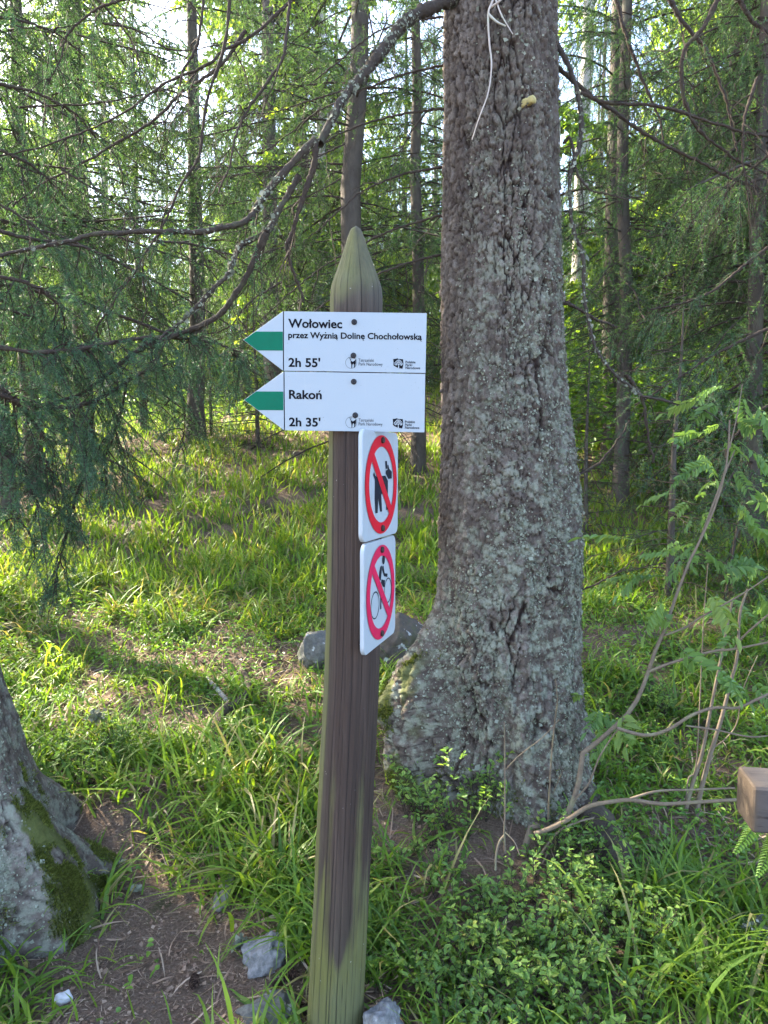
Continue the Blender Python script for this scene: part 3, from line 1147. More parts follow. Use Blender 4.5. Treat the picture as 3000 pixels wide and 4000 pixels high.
def big_lich(T, Z):
    f = .12 + .42 * smooth(-.6, .9, np.cos(T + R(50))) + .5 * smooth(1.9, .7, Z)
    return np.clip(f * smooth(3.2, 2.1, Z) * 1.1 + .12 - .55 * np.exp(-(angd(T, 192) / .5) ** 2) * smooth(.9, 1.3, Z), 0, 1)


def big_moss(T, Z):
    return np.clip(1.4 * np.exp(-(angd(T, 192) / .24) ** 2) * smooth(1.0, .75, Z) * (.45 + .6 * smooth(.5, .3, Z)) * smooth(-.35, .35, fbm(np.cos(T) * 7, np.sin(T) * 7, Z * 9, 4, 335)) + .25 * smooth(.5, .2, Z), 0, 1)


zs = np.concatenate([np.linspace(.05, 3.3, 700), np.linspace(3.4, 15, 30)])
BIGT = empty('big_spruce', (BX, BY, float(H(BX, BY))), 0, 'thick scaly old spruce trunk with lichen and flared mossy root beside the signpost', 'spruce tree')
T, Z, V, F, A = trunk_grid(zs, 310, big_axis, big_radius, (.26, 100, .0112, .022, 1.1), big_lich, big_moss)
trunk = part('trunk', V.reshape(-1, 3), F, M_BARK, BIGT, smooth_shade=True, attrs=A)
vis = (Z < 3.4) & (Z > .1)
lw = A['lich'].reshape(T.shape) ** 1.3 * (1 - .92 * A['crack'].reshape(T.shape)) * vis * (.12 + smooth(-.2, .3, fbm(np.cos(T) * 5, np.sin(T) * 5, Z * 6, 4, 300)))
p, nr = scatter_on(V, T, Z, lw * (1 - smooth(.1, .4, A['moss'].reshape(T.shape))), 26000, g1)
fv, ff, fa = flakes(p, nr, .0064, g1)
part('lichen', fv, ff, M_LICH, trunk, attrs={'v': fa})['kind'] = 'stuff'
mw = A['moss'].reshape(T.shape) ** 2 * vis * smooth(-.3, .2, fbm(np.cos(T) * 5, np.sin(T) * 5, Z * 7, 3, 320))
p, nr = scatter_on(V, T, Z, mw, 26000, g1)
fv, ff, fa = tufts(p, nr, .013, g1)
part('moss', fv, ff, M_MOSS, trunk, attrs={'v': fa})['kind'] = 'stuff'


def root_part(name, pts, r0, r1, m, parent, seed, wob=.15, label=None, sides=26, K=90):
    g = np.random.default_rng(seed)
    C = catmull(pts, K)
    T_ = unit(np.gradient(C, axis=0))
    a = unit(np.cross(T_, np.array([0, 0, 1.0])))
    b = np.cross(a, T_)
    th = np.linspace(0, 2 * np.pi, sides, endpoint=False)
    s = np.linspace(0, 1, K)
    rr = (r0 + (r1 - r0) * s)[:, None] * np.clip((1 - s) / .04, .02, 1)[:, None] ** .5
    nz = fbm(np.cos(th)[None] * 1.3 + seed, np.sin(th)[None] * 1.3 + 0 * s[:, None], s[:, None] * 9, 4, seed)
    rr = rr * (1 + wob * nz + .25 * wob * fbm(np.cos(th)[None] * 5 + seed, np.sin(th)[None] * 5 + 0 * s[:, None], s[:, None] * 40, 3, seed + 5))
    V_ = C[:, None] + rr[..., None] * (np.cos(th)[None, :, None] * a[:, None] + np.sin(th)[None, :, None] * b[:, None])
    i = np.arange(K * sides).reshape(K, sides)
    nx = np.roll(i, -1, 1)
    F_ = np.stack([i[:-1], nx[:-1], nx[1:], i[1:]], -1).reshape(-1, 4)
    cap = np.array([list(i[-1])])
    o = part(name, V_.reshape(-1, 3), [F_, cap], m, parent, smooth_shade=True)
    if label:
        o['label'] = label
    return o


def gpts(l, dz=0.0):
    o = []
    for q in l:
        p = G(q[0], q[1])
        o.append(p + np.array([0, 0, q[2] if len(q) > 2 else dz]))
    return np.array(o)


root_part('root', [P3(2230, 3080, 2.62), P3(2300, 3190, 2.5), G(2385, 3330) + [0, 0, .01], G(2450, 3450) + [0, 0, -.05]], .085, .05, M_ROOT, BIGT, 21)
# the cut branch stub and the pale dead twig hanging on the trunk
yb = BY - float(big_radius(np.array(R(-80)), np.array(2.9)))
st = P3(2035, 420, yb + .02)
root_part('branch_stub', [st + [-.02, .05, 0], st, st + [.022, -.03, .006], st + [.036, -.05, .004]], .014, .012, simple('ochre_resin', (.34, .29, .12), .8, .2, 120), BIGT, 22, .3, sides=14, K=24)


def wires(name, lst, m, parent, sides=6, K=28):
    g = Geo()
    for pts, r0, r1 in lst:
        C = catmull(pts, K)[None]
        g.add(*tubes(C, np.linspace(r0, r1, K)[None], sides))
    return g.part(name, m, parent, True)


yt = yb - .02
wires('dead_twig', [([P3(1935, -60, yt), P3(1925, 0, yt), P3(1907, 54, yt - .01), P3(1911, 163, yt), P3(1920, 253, yt - .005), P3(1907, 362, yt - .01), P3(1871, 461, yt - .01), P3(1844, 545, yt)], .0042, .0016),
                    ([P3(1907, 54, yt - .01), P3(1940, 85, yt - .02), P3(1975, 102, yt - .02)], .0045, .0025),
                    ([P3(1935, -5, yt), P3(1960, 60, yt - .02), P3(2003, 133, yt - .03)], .003, .0015),
                    ([P3(1915, 30, yt), P3(1955, 0, yt - .02), P3(1990, -50, yt - .03)], .004, .003)], M_PALE_TWIG, BIGT)


# ------------------------------------------------------------------ branches: main limb, side twigs, hanging twiglets, needles
def branch(parent, pts, r0, r1, seed, rate=9, side=.35, live=0.0, droop=.5, down=.1, fwd=.55, sub=16, subL=.09, dens=420, nl=.016, nw=.0022, s0=.06, name='branch', mat_=None, wig=.09, twig_r=.0024, label=None, out=.8, planar=False, subdown=.25, subplanar=False, lich_n=0):
    g = np.random.default_rng(seed)
    K = 80
    C = catmull(pts, K)
    C = C + np.cumsum(g.normal(0, .0016, (K, 3)), 0) * np.linspace(0, 1, K)[:, None] + g.normal(0, .0009, (K, 3))
    rad = np.linspace(r0, r1, K)
    rad = rad * (1 + .13 * g.normal(0, 1, K))
    geo = Geo()
    geo.add(*tubes(C[None], rad[None], 9))
    P1 = C[None]
    tw, ti, ts = grow(P1, rate, s0, 1.0, lambda s, l, q: side * (.25 + .95 * q) * (1.0 - .45 * s), out, fwd, down, droop, 7, g, wig, planar, .3)
    o = None
    if len(tw):
        tr = twig_r * (.6 + .8 * g.random(len(tw)))
        geo.add(*tubes(tw, tr[:, None] * np.linspace(1, .35, 7)[None], 3))
        sb, si, ss = grow(tw, sub, .12, 1.0, lambda s, l, q: subL * (.35 + q) * (1.1 - .5 * s), .8, .75, subdown, .35, 3, g, .12, subplanar, .16)
        if len(sb):
            geo.add(*tubes(sb, np.linspace(twig_r * .42, twig_r * .2, 3)[None].repeat(len(sb), 0), 3))
    b = geo.part(name, mat_ or M_TWIG, parent, True)
    if lich_n:
        i = g.integers(0, K, lich_n)
        dv = unit(np.cross(np.gradient(C, axis=0)[i], g.normal(0, 1, (lich_n, 3))))
        keepl = fbm(i * .13, i * 0, k=seed) + g.random(lich_n) * .6 > .2
        fv_, ff_, fa_ = flakes((C[i] + dv * rad[i][:, None] * .97 + g.normal(0, .002, (lich_n, 3)))[keepl], dv[keepl], .0075, g)
        part('lichen', fv_, ff_, M_LICH, b, attrs={'v': fa_})['kind'] = 'stuff'
    if label:
        b['label'] = label
    if live > 0 and len(tw):
        on = g.random(len(tw)) < live
        ng = Geo()
        sel = sb[on[si] & (g.random(len(sb)) < .55 + .45 * live)]
        vv = np.clip(g.normal(.45, .2, len(sel)), 0, 1)
        ng.add(*needles(sel, dens, nl, nw, g, vpar=vv))
        t2 = tw[on]
        half = t2[:, 2:]
        ng.add(*needles(half, dens * .8, nl, nw, g))
        if ng.n:
            o = ng.part('needles', M_NEEDLE, b)
            o['kind'] = 'stuff'
    return b


def pp(lst, d0, d1):
    """pixel polyline with depth running from d0 to d1"""
    n = len(lst)
    return [P3(x, y, d0 + (d1 - d0) * i / max(1, n - 1)) for i, (x, y) in enumerate(lst)]


b = BIGT
# long limb that leaves the trunk at the top and sweeps down to the left, with its forks
branch(b, pp([(1800, -10), (1730, 12), (1640, 45), (1560, 100), (1485, 190), (1420, 275), (1325, 375), (1232, 545)], 2.62, 2.32), .023, .013, 201, 7, .35, 0, mat_=M_BRANCH, droop=.9, s0=.3, lich_n=1500, label='thick grey limb sweeping down to the left from the trunk')
branch(b, pp([(1232, 545), (1148, 630), (1058, 735), (1010, 800), (965, 862), (890, 890), (790, 915), (633, 920), (398, 931), (270, 958), (70, 998), (-120, 1040)], 2.32, 2.15), .012, .005, 202, 10, .35, .35, lich_n=700, mat_=M_BRANCH, droop=.8)
branch(b, pp([(1232, 545), (1225, 650), (1187, 769), (1149, 904), (1121, 1000), (1160, 1130), (1190, 1200)], 2.32, 2.36), .011, .003, 203, 8, .35, .05, mat_=M_TWIG)
branch(b, pp([(1167, 690), (1088, 823), (1040, 905), (940, 970), (886, 1085), (800, 1190), (723, 1268), (640, 1340)], 2.34, 2.2), .011, .004, 204, 8, .35, .25, lich_n=700, mat_=M_BRANCH)
branch(b, pp([(1040, 905), (1000, 1000), (930, 1140), (850, 1240), (740, 1300), (600, 1345), (480, 1420), (330, 1540), (200, 1590), (60, 1600)], 2.26, 2.5), .011, .006, 205, 9, .35, .8, mat_=M_BRANCH, droop=.9)
# right-hand limbs of the same tree
branch(b, pp([(2150, 130), (2187, 190), (2232, 285), (2257, 365), (2273, 452), (2268, 560), (2240, 651), (2237, 768), (2259, 904), (2296, 994), (2300, 1150), (2335, 1300), (2365, 1362), (2434, 1445), (2525, 1515), (2590, 1535), (2754, 1573), (2860, 1590)], 2.62, 2.45), .009, .004, 211, 5, .26, .15, mat_=M_BRANCH, s0=.1, lich_n=900, label='crooked bare limb hanging down the right side of the trunk')
branch(b, pp([(2160, 240), (2190, 275), (2314, 380), (2404, 443), (2531, 533), (2675, 606), (2802, 680), (2950, 740)], 2.64, 2.75), .009, .004, 212, 7, .35, .15)
branch(b, pp([(2268, 362), (2368, 398), (2576, 416), (2766, 470), (2910, 520), (3050, 545)], 2.6, 2.6), .007, .004, 213, 7, .3, .1)
branch(b, pp([(2200, 560), (2225, 540), (2236, 600), (2250, 700), (2300, 760), (2400, 790), (2480, 800)], 2.6, 2.5), .006, .002, 214, 8, .25, .05)
branch(b, pp([(2446, 1463), (2480, 1510), (2513, 1567), (2540, 1700), (2560, 1800)], 2.5, 2.55), .008, .004, 215, 7, .3, .3)
branch(b, pp([(2190, 1180), (2230, 1190), (2310, 1230), (2420, 1270)], 2.7, 2.75), .008, .004, 216, 6, .25, .1)
branch(b, pp([(2200, 1885), (2241, 1857), (2320, 1826), (2380, 1770), (2420, 1720), (2470, 1640)], 2.72, 2.9), .007, .003, 217, 6, .25, 0)
branch(b, pp([(2180, 2330), (2220, 2320), (2330, 2270), (2420, 2200), (2500, 2130)], 2.75, 2.9), .005, .002, 218, 5, .2, 0)
for i, (y, ang) in enumerate([(60, 150), (240, 200), (420, 170), (640, 190), (820, 175), (980, 160)]):
    x = 1745
    a = P3(x, y, 2.72)
    L = .5 + .3 * ((i * 37) % 10) / 10
    d = np.array([-1, .25 * math.sin(i * 2.1), -.15 - .12 * i / 3])
    branch(b, [a + [.05, 0, 0], a + d * L * .3, a + d * L * .65 + [0, 0, -.04], a + d * L + [0, 0, -.15]], .005, .002, 230 + i, 7, .25, 0)

# ------------------------------------------------------------------ the near trunk at the lower left corner
LX, LY = -1.45, 2.2
LEFT = empty('lichened_spruce', (LX, LY, float(H(LX, LY))), 0, 'lichened spruce trunk with mossy flared root at the lower left corner', 'spruce tree')


def left_axis(Z):
    return LX - .14 * np.clip(Z - .7, 0, 9), LY + .0 * Z


def left_radius(T, Z):
    top = np.clip(1 - (Z - 1.5) / 14, .1, 1)
    r = np.interp(Z, [-.2, .1, .35, .6, .83, 1.2, 2.0, 14], [.40, .37, .325, .265, .225, .20, .185, .185]) * np.where(Z > 1.5, top, 1)
    r = r + .19 * smooth(.60, .08, Z) * np.exp(-(angd(T, -10) / .36) ** 2)
    r = r + .20 * smooth(.75, .05, Z) * np.exp(-(angd(T, -58) / .33) ** 2)
    r = r + .25 * smooth(.6, .1, Z) * (np.exp(-(angd(T, 60) / .3) ** 2) + np.exp(-(angd(T, 150) / .4) ** 2) + np.exp(-(angd(T, 230) / .4) ** 2))
    r = r + .24 * smooth(.46, .02, Z) * np.exp(-(angd(T, 16) / .15) ** 2) * (1 + .2 * fbm(T * 8, Z * 9, k=345))
    r = r - .04 * smooth(.5, .15, Z) * np.exp(-(angd(T, -33) / .14) ** 2)
    return r + .012 * smooth(1.2, .3, Z) * np.cos(8 * T + Z * 2)


def left_lich(T, Z):
    return np.clip(.75 + .3 * np.cos(T + R(60)) - .5 * np.exp(-(angd(T, -8) / .4) ** 2) * smooth(.6, .3, Z), 0, 1)


def left_moss(T, Z):
    return np.clip(1.0 * (np.exp(-(angd(T, 0) / .42) ** 2) * smooth(.62, .42, Z) + .8 * np.exp(-(angd(T, -62) / .5) ** 2) * smooth(.25, .05, Z)) * smooth(-.1, .5, fbm(np.cos(T) * 6, np.sin(T) * 6, Z * 9, 4, 336)), 0, 1)


zs = np.concatenate([np.linspace(-.12, 1.15, 250), np.linspace(1.25, 14, 40)])
T, Z, V, F, A = trunk_grid(zs, 290, left_axis, left_radius, (.32, 500, .007, .026, .8), left_lich, left_moss, -40)
trunk = part('trunk', V.reshape(-1, 3), F, M_BARK, LEFT, smooth_shade=True, attrs=A)
vis = ((Z < 1.3) & (np.cos(T + R(40)) > -.3)).astype(float)
lw = A['lich'].reshape(T.shape) ** 2 * (1 - .7 * A['crack'].reshape(T.shape)) * vis * smooth(-.1, .35, fbm(np.cos(T) * 4, np.sin(T) * 4, Z * 5, 4, 310))
p, nr = scatter_on(V, T, Z, lw, 24000, g1)
fv, ff, fa = flakes(p, nr, .0052, g1)
part('lichen', fv, ff, M_LICH, trunk, attrs={'v': fa})['kind'] = 'stuff'
mw = A['moss'].reshape(T.shape) ** 2 * vis * smooth(-.3, .3, fbm(np.cos(T) * 5, np.sin(T) * 5, Z * 7, 3, 330))
p, nr = scatter_on(V, T, Z, mw, 34000, g1)
fv, ff, fa = tufts(p, nr, .011, g1)
part('moss', fv, ff, M_MOSS, trunk, attrs={'v': fa})['kind'] = 'stuff'

l = LEFT
# live and dead limbs hanging in from the left
LV = dict(live=.95, droop=.65, down=.35, fwd=.45, side=.30, rate=24, sub=46, subL=.062, dens=520, planar=False, subdown=.12, subplanar=True, nl=.014)
branch(l, pp([(-500, 1150), (-200, 1290), (100, 1370), (350, 1350), (560, 1318), (760, 1325), (900, 1350), (960, 1400)], 2.1, 2.55), .009, .003, 301, **{**LV, 'rate': 85, 'side': .20, 's0': .3})
branch(l, pp([(-400, 1380), (-100, 1500), (100, 1570), (260, 1590), (390, 1560), (500, 1500), (620, 1440), (760, 1420)], 2.1, 2.6), .010, .004, 302, **{**LV, 'rate': 60, 'side': .30, 's0': .2})
branch(l, pp([(-100, 1430), (60, 1560), (170, 1700), (200, 1850)], 2.2, 2.3), .007, .003, 303, **{**LV, 'rate': 75, 'side': .32})
branch(l, pp([(370, 1570), (345, 1720), (320, 1880), (270, 2030), (225, 2180), (205, 2290)], 2.5, 2.45), .006, .0025, 304, **{**LV, 'rate': 60, 'side': .19, 'down': .6})
branch(l, pp([(-350, 1650), (-100, 1720), (50, 1800), (120, 1900), (160, 1990)], 2.2, 2.3), .007, .003, 305, **{**LV, 'rate': 60, 'side': .26})
branch(l, pp([(-450, 780), (-150, 860), (100, 930), (300, 960), (450, 1000)], 2.3, 2.6), .009, .003, 306, **{**LV, 'rate': 34, 'side': .34, 's0': .15})
branch(l, pp([(-350, 1000), (-100, 1060), (100, 1100), (220, 1180), (260, 1260)], 2.2, 2.4), .008, .003, 307, **{**LV, 'rate': 50, 'side': .3})
branch(l, pp([(560, 1330), (640, 1380), (700, 1470), (720, 1600), (690, 1740)], 2.6, 2.65), .004, .002, 308, **{**LV, 'rate': 26, 'side': .14, 'live': .5})
branch(l, pp([(500, 1480), (470, 1620), (430, 1760), (440, 1900)], 2.55, 2.5), .005, .002, 309, **{**LV, 'rate': 50, 'side': .2, 'live': .75})
branch(l, pp([(-60, 1950), (60, 2020), (130, 2120), (150, 2230)], 2.35, 2.35), .005, .002, 310, **{**LV, 'rate': 30, 'side': .16, 'live': .85})
for i, (lst, d0, d1, r) in enumerate([
        ([(1135, -40), (1117, 154), (1099, 244), (986, 407), (931, 524), (900, 640), (850, 740)], 2.5, 2.3, .0085),
        ([(800, -30), (769, 163), (714, 289), (700, 380), (650, 480)], 2.6, 2.5, .008),
        ([(900, -30), (877, 181), (832, 316), (800, 452), (778, 615), (714, 723), (669, 832), (633, 904), (570, 1000), (544, 1063), (481, 1146), (405, 1266), (364, 1335)], 2.5, 2.45, .0085),
        ([(560, 1030), (553, 1075), (562, 1160), (570, 1240), (586, 1320)], 2.45, 2.5, .004),
        ([(1180, -30), (1121, 18), (994, 136), (868, 208), (814, 262), (633, 344), (497, 443), (316, 533), (108, 606), (-60, 640)], 2.7, 2.6, .0095),
        ([(960, 120), (868, 250), (760, 330), (705, 365), (588, 479), (425, 579), (298, 651), (163, 723), (60, 800)], 2.75, 2.7, .010),
        ([(560, -30), (479, 0), (389, 36), (280, 127), (244, 253), (208, 334)], 2.4, 2.4, .007),
        ([(60, 100), (150, 115), (271, 127)], 2.4, 2.4, .003),
        ([(63, 420), (200, 410), (362, 398), (560, 357), (687, 316)], 2.8, 2.7, .006),
        ([(-40, 780), (81, 841), (163, 895), (244, 949)], 2.3, 2.3, .006),
        ([(240, 660), (298, 696), (389, 750), (461, 805), (560, 913)], 2.45, 2.4, .005),
        ([(400, 90), (520, 110), (600, 150), (690, 195), (820, 190), (960, 170)], 2.9, 2.9, .006),
        ([(1340, 352), (1200, 400), (1050, 440), (880, 440)], 3.3, 3.2, .006),
        ([(1350, 560), (1180, 640), (1000, 680), (860, 700)], 3.4, 3.3, .006),
        ([(1330, 700), (1150, 800), (960, 900), (800, 960)], 3.3, 3.2, .005),
        ([(1100, 1100), (980, 1180), (900, 1260), (770, 1300)], 2.9, 2.8, .006)]):
    branch(l, pp(lst, d0, d1), r * .72, r * .28, 340 + i, 12, .28, .15 if i not in (3, 7) else 0, droop=.7)

# more hanging live sprays and dead tangles at the edges
for i, (lst, d0, d1, r, lv, rt, sd) in enumerate([
        ([(-200, 300), (0, 330), (160, 380), (300, 470), (380, 560)], 2.6, 2.9, .007, .9, 24, .34),
        ([(-200, 520), (0, 580), (150, 640), (260, 740)], 2.4, 2.7, .007, .9, 26, .32),
        ([(-150, 60), (60, 80), (220, 150), (330, 260)], 2.8, 3.1, .006, .85, 24, .36),
        ([(300, -60), (420, 40), (520, 180), (560, 330)], 3.1, 3.3, .006, .8, 22, .34),
        ([(-150, 1180), (40, 1220), (200, 1290), (330, 1400)], 2.3, 2.5, .006, .95, 34, .26),
        ([(600, 940), (760, 960), (900, 1010), (1000, 1080)], 2.7, 2.9, .005, .5, 22, .28)]):
    branch(l, pp(lst, d0, d1), r, r * .4, 380 + i, **{**LV, 'live': lv, 'rate': rt, 'side': sd, 'sub': 26})
for i, (lst, d0, d1, r, lv, rt, sd) in enumerate([
        ([(2404, -30), (2440, 127), (2494, 280), (2549, 434), (2567, 545)], 2.9, 2.9, .008, .25, 14, .3),
        ([(2600, -30), (2666, 81), (2757, 181), (2802, 271), (2856, 407), (2897, 545)], 2.8, 2.8, .009, .2, 14, .3),
        ([(2830, -60), (2748, 108), (2675, 199), (2666, 344), (2693, 443), (2748, 524), (2838, 597), (2910, 635), (3050, 680)], 2.6, 2.7, .009, .15, 14, .32),
        ([(2860, -40), (2930, 60), (3040, 140)], 2.6, 2.6, .010, .3, 16, .3),
        ([(2960, 300), (2900, 480), (2880, 640), (2900, 800)], 2.6, 2.6, .006, .1, 34, .3),
        ([(3060, 560), (2960, 640), (2860, 720), (2800, 840)], 2.6, 2.7, .006, .15, 34, .28),
        ([(3100, 900), (2950, 1000), (2780, 1130), (2640, 1190), (2520, 1210)], 3.2, 3.2, .008, .85, 26, .34),
        ([(3080, 1250), (2900, 1330), (2740, 1420), (2600, 1520), (2480, 1600)], 3.1, 3.1, .008, .85, 26, .34),
        ([(3100, 1520), (2950, 1620), (2830, 1760), (2760, 1900)], 3.2, 3.2, .007, .8, 24, .34)]):
    branch(b, pp(lst, d0, d1), r, r * .4, 420 + i, **{**LV, 'live': lv, 'rate': rt, 'side': sd, 'sub': 24})

# ------------------------------------------------------------------ forest behind: shared trunk and crown meshes, one thing per tree
def spruce_meshes(seed, height, r, z_low, z_live, Lmax, whorl=.30, nper=5, dens=85, nl=.034, nw=.0065, twr=17, twl=.42, drp=.55, lean=0.0, tdown=.18, tdroop=.45, dk=.25):
    g = np.random.default_rng(seed)
    K = 14
    zt = np.linspace(-.3, height, K)
    C = np.stack([lean * zt + .04 * fbm(zt * .5, zt * 0 + seed, k=seed), .04 * fbm(zt * .5, zt * 0 + seed + 9, k=seed), zt], -1)
    rad = r * np.clip(1 - zt / height, .04, 1) ** .85
    rad[0] *= 1.5
    rad[1] *= 1.0
    V, F = tubes(C[None], rad[None], 14)
    tg = Geo().add(V, F)
    zs = []
    z = z_low
    while z < height * .97:
        zs += [z + g.uniform(-.08, .08) for _ in range(nper)]
        z += whorl * g.uniform(.8, 1.2)
    zs = np.array(zs)
    m = len(zs)
    az = g.uniform(0, 2 * np.pi, m)
    L = Lmax * np.clip(1 - zs / height, .05, 1) ** .7 * g.uniform(.55, 1.1, m)
    dead = zs < z_live
    L = np.where(dead, L * .6, L)
    Kb = 7
    t = np.linspace(0, 1, Kb)
    d = np.stack([np.cos(az), np.sin(az), 0 * az], -1)
    Bp = d[:, None] * (L[:, None] * t)[..., None]
    rise = g.uniform(-.1, .25, m)
    Bp[..., 2] = zs[:, None] + (L[:, None]) * (rise[:, None] * t - drp * g.uniform(.6, 1.3, m)[:, None] * t ** 1.8 + .12 * t ** 4)
    Bp[..., 0] += lean * zs[:, None]
    Bp += g.normal(0, .012, Bp.shape) * t[None, :, None]
    wood = Geo()
    wood.add(*tubes(Bp, (np.clip(.010 * L / 1.2, .004, .02)[:, None] * np.linspace(1, .3, Kb)[None]), 4))
    tw, ti, ts = grow(Bp, twr, .12, 1.0, lambda s, l, q: twl * np.clip(l, .3, 2.0) * (.3 + .7 * q) * (1.08 - .75 * s), .8, .6, tdown, tdroop, 5, g, .06, True, .22)
    keep = np.where(dead[ti], g.random(len(ti)) < dk, True)
    tw, ti = tw[keep], ti[keep]
    near = np.clip(.0022, 0, 1)
    wood.add(*tubes(tw[:, ::2], np.linspace(near, near * .5, 3)[None].repeat(len(tw), 0), 3))
    lv = tw[~dead[ti] | (g.random(len(ti)) < .12)]
    ng = Geo()
    V, F, v = needles(lv, dens, nl, nw, g, .6, np.clip(g.normal(.45, .22, len(lv)), 0, 1))
    ng.add(V, F, v)
    return (tg.mesh('trunk', M_FARBARK, True), wood.mesh('branches', M_TWIG), ng.mesh('foliage', M_NEEDLE_FAR))


def leafy_meshes(seed, height, r, z0, spread, nleaf, ls=.075, trunk_m=None):
    g = np.random.default_rng(seed)
    K = 12
    zt = np.linspace(-.3, height * .92, K)
    C = np.stack([.12 * fbm(zt * .4, zt * 0 + seed, k=seed), .12 * fbm(zt * .4, zt * 0 + seed + 5, k=seed), zt], -1)
    V, F = tubes(C[None], (r * np.clip(1 - zt / height, .06, 1))[None], 12)
    tg = Geo().add(V, F)
    b1, i1, s1 = grow(C[None], 5.0, max(.04, z0 / height), 1.0, lambda s, l, q: spread * (.35 + .8 * q) * np.clip(1.15 - .8 * s, .1, 1), .9, .25, -.35, .25, 7, g, .15, False, .25)
    b2, i2, s2 = grow(b1, 6.0, .2, 1.0, lambda s, l, q: .4 * spread * (.3 + .8 * q), .8, .5, 0, .3, 5, g, .12, True, .25)
    b3, i3, s3 = grow(b2, 9.0, .1, 1.0, lambda s, l, q: .25 * (.4 + .8 * q) + 0 * l, .8, .6, .05, .3, 4, g, .1, True, .25)
    wood = Geo()
    wood.add(*tubes(b1, np.linspace(r * .28, r * .06, 7)[None].repeat(len(b1), 0), 5))
    wood.add(*tubes(b2, np.linspace(r * .09, r * .02, 5)[None].repeat(len(b2), 0), 3))
    idx = g.integers(0, len(b3), nleaf)
    p, t = along(b3, idx, g.random(nleaf))
    d = unit(t + g.normal(0, .7, (nleaf, 3)))
    V, F = leaves(p, d, unit(np.array([0, 0, 1.0]) + g.normal(0, .5, (nleaf, 3))), ls * g.uniform(.7, 1.3, nleaf), ls * .6)
    bv = g.normal(.5, .22, len(b3))
    lg = Geo().add(V, F, np.repeat(np.clip(bv[idx], 0, 1), 6))
    return (tg.mesh('trunk', trunk_m or M_PALEBARK, True), wood.mesh('branches', M_TWIG), lg.mesh('foliage', M_LEAFY))


KIND = {
    'tall_a': spruce_meshes(41, 13, .15, 1.2, 2.1, 2.7, whorl=.40, nper=5, twr=19, dens=85, nl=.034, nw=.0115, tdroop=.9),
    'tall_b': spruce_meshes(42, 13, .14, .8, 1.6, 2.6, whorl=.42, nper=5, twr=18, dens=80, nl=.036, nw=.0115, tdroop=.8),
    'curtain': spruce_meshes(52, 9, .10, 1.6, 1.7, 2.5, whorl=.42, nper=5, twr=22, twl=.5, nl=.025, nw=.0062, dens=140, drp=.5, tdown=.45, tdroop=1.0),
    'slim': spruce_meshes(43, 11, .075, .5, 1.5, 1.5, whorl=.28, nper=5, twr=20, dens=100, tdroop=.7),
    'skirted': spruce_meshes(44, 8, .075, .35, .4, 1.9, whorl=.32, nper=6, twr=19, nl=.027, nw=.0085, dens=120, drp=.75, tdroop=.8),
    'sapling': spruce_meshes(45, 2.1, .028, .08, .1, .75, whorl=.13, nper=5, twr=20, twl=.45, nl=.022, nw=.0045, dens=130, drp=.25),
    'beech': leafy_meshes(46, 11, .14, 1.2, 3.0, 30000, .085),
    'bush': leafy_meshes(47, 3.2, .03, .15, 1.3, 14000, .07),
    'bare': leafy_meshes(48, 13, .16, 6.5, 2.5, 7000),
}


def tree(kind, px, Y, label, cat='spruce tree', group=None, s=1.0, rz=0.0, name=None, x=None, sr=None):
    xx = (px - 1500) / FPX * (Y * _c + (H0(0, Y) - CAM_Z) * _sn) if x is None else x
    nm = name or {'beech': 'beech_tree', 'bush': 'leafy_bush', 'bare': 'pale_trunk_tree', 'sapling': 'spruce_sapling'}.get(kind, 'spruce_tree')
    e = empty(nm, (xx, Y, float(H(xx, Y)) - .03), rz, label, cat, group)
    e.scale = (sr or s, sr or s, s)
    tr, wd, fo = KIND[kind]
    link('trunk', tr, e)
    b_ = link('branches', wd, e)
    c_ = link('crown', fo, e)
    for o in (b_, c_):
        o['kind'] = 'stuff'
    return e


tree('slim', 1392, 7.0, 'straight grey spruce trunk directly behind the pointed post top', s=1.25, rz=.4, sr=1.55)
tree('slim', 1622, 7.3, 'slender dark spruce between the post and the big trunk', s=.95, rz=1.9)
tree('slim', 2410, 6.0, 'thin dark spruce stem just right of the big trunk', s=.85, rz=2.5)
tree('skirted', 2930, 5.1, 'drooping dark spruce behind the rowan sapling', s=.9, rz=.7)
tree('skirted', 3250, 6.0, 'dense drooping spruce at the right edge of the picture', s=1.15, rz=4.2)
tree('curtain', 780, 9.3, 'grey spruce trunk left of the forked limb', s=1.15, rz=3.3)
tree('tall_a', 1065, 11.5, 'pale grey spruce trunk seen through the dead twigs left of the post', s=1.0, rz=5.1)
tree('skirted', 560, 9.5, 'dark low branched spruce behind the hanging left spray', s=.75, rz=2.2)
tree('skirted', 130, 7.2, 'dark drooping spruce behind the left hanging spray', s=1.25, rz=1.1)
tree('curtain', 0, 4.6, 'spruce with long hanging branches beyond the left picture edge', s=1.0, rz=2.8, x=-2.75)
tree('curtain', 0, 6.3, 'spruce with hanging branches filling the upper left', s=1.25, rz=.9, x=-3.45)
tree('curtain', 0, 5.2, 'spruce with hanging branches beyond the right picture edge', s=1.05, rz=3.6, x=3.05)
pass
tree('sapling', 1010, 8.6, 'small bushy spruce sapling left of the lower arrow point', 'sapling', s=1.05, rz=.3)
tree('sapling', 830, 9.6, 'low spruce sapling in the grass under the hanging spray', 'sapling', s=.9, rz=1.3)
tree('sapling', 2600, 4.4, 'ragged spruce sapling behind the curved rowan stem', 'sapling', s=.95, rz=4.0)
tree('tall_a', 330, 8.8, 'spruce with dense high boughs in the upper left', s=.9, rz=1.7)
tree('tall_a', 1190, 14.5, 'spruce with dense high boughs left of the post top', s=.95, rz=2.9)
tree('tall_b', 2830, 7.8, 'dark dense spruce between the big trunk and the right edge', s=.95, rz=3.9)
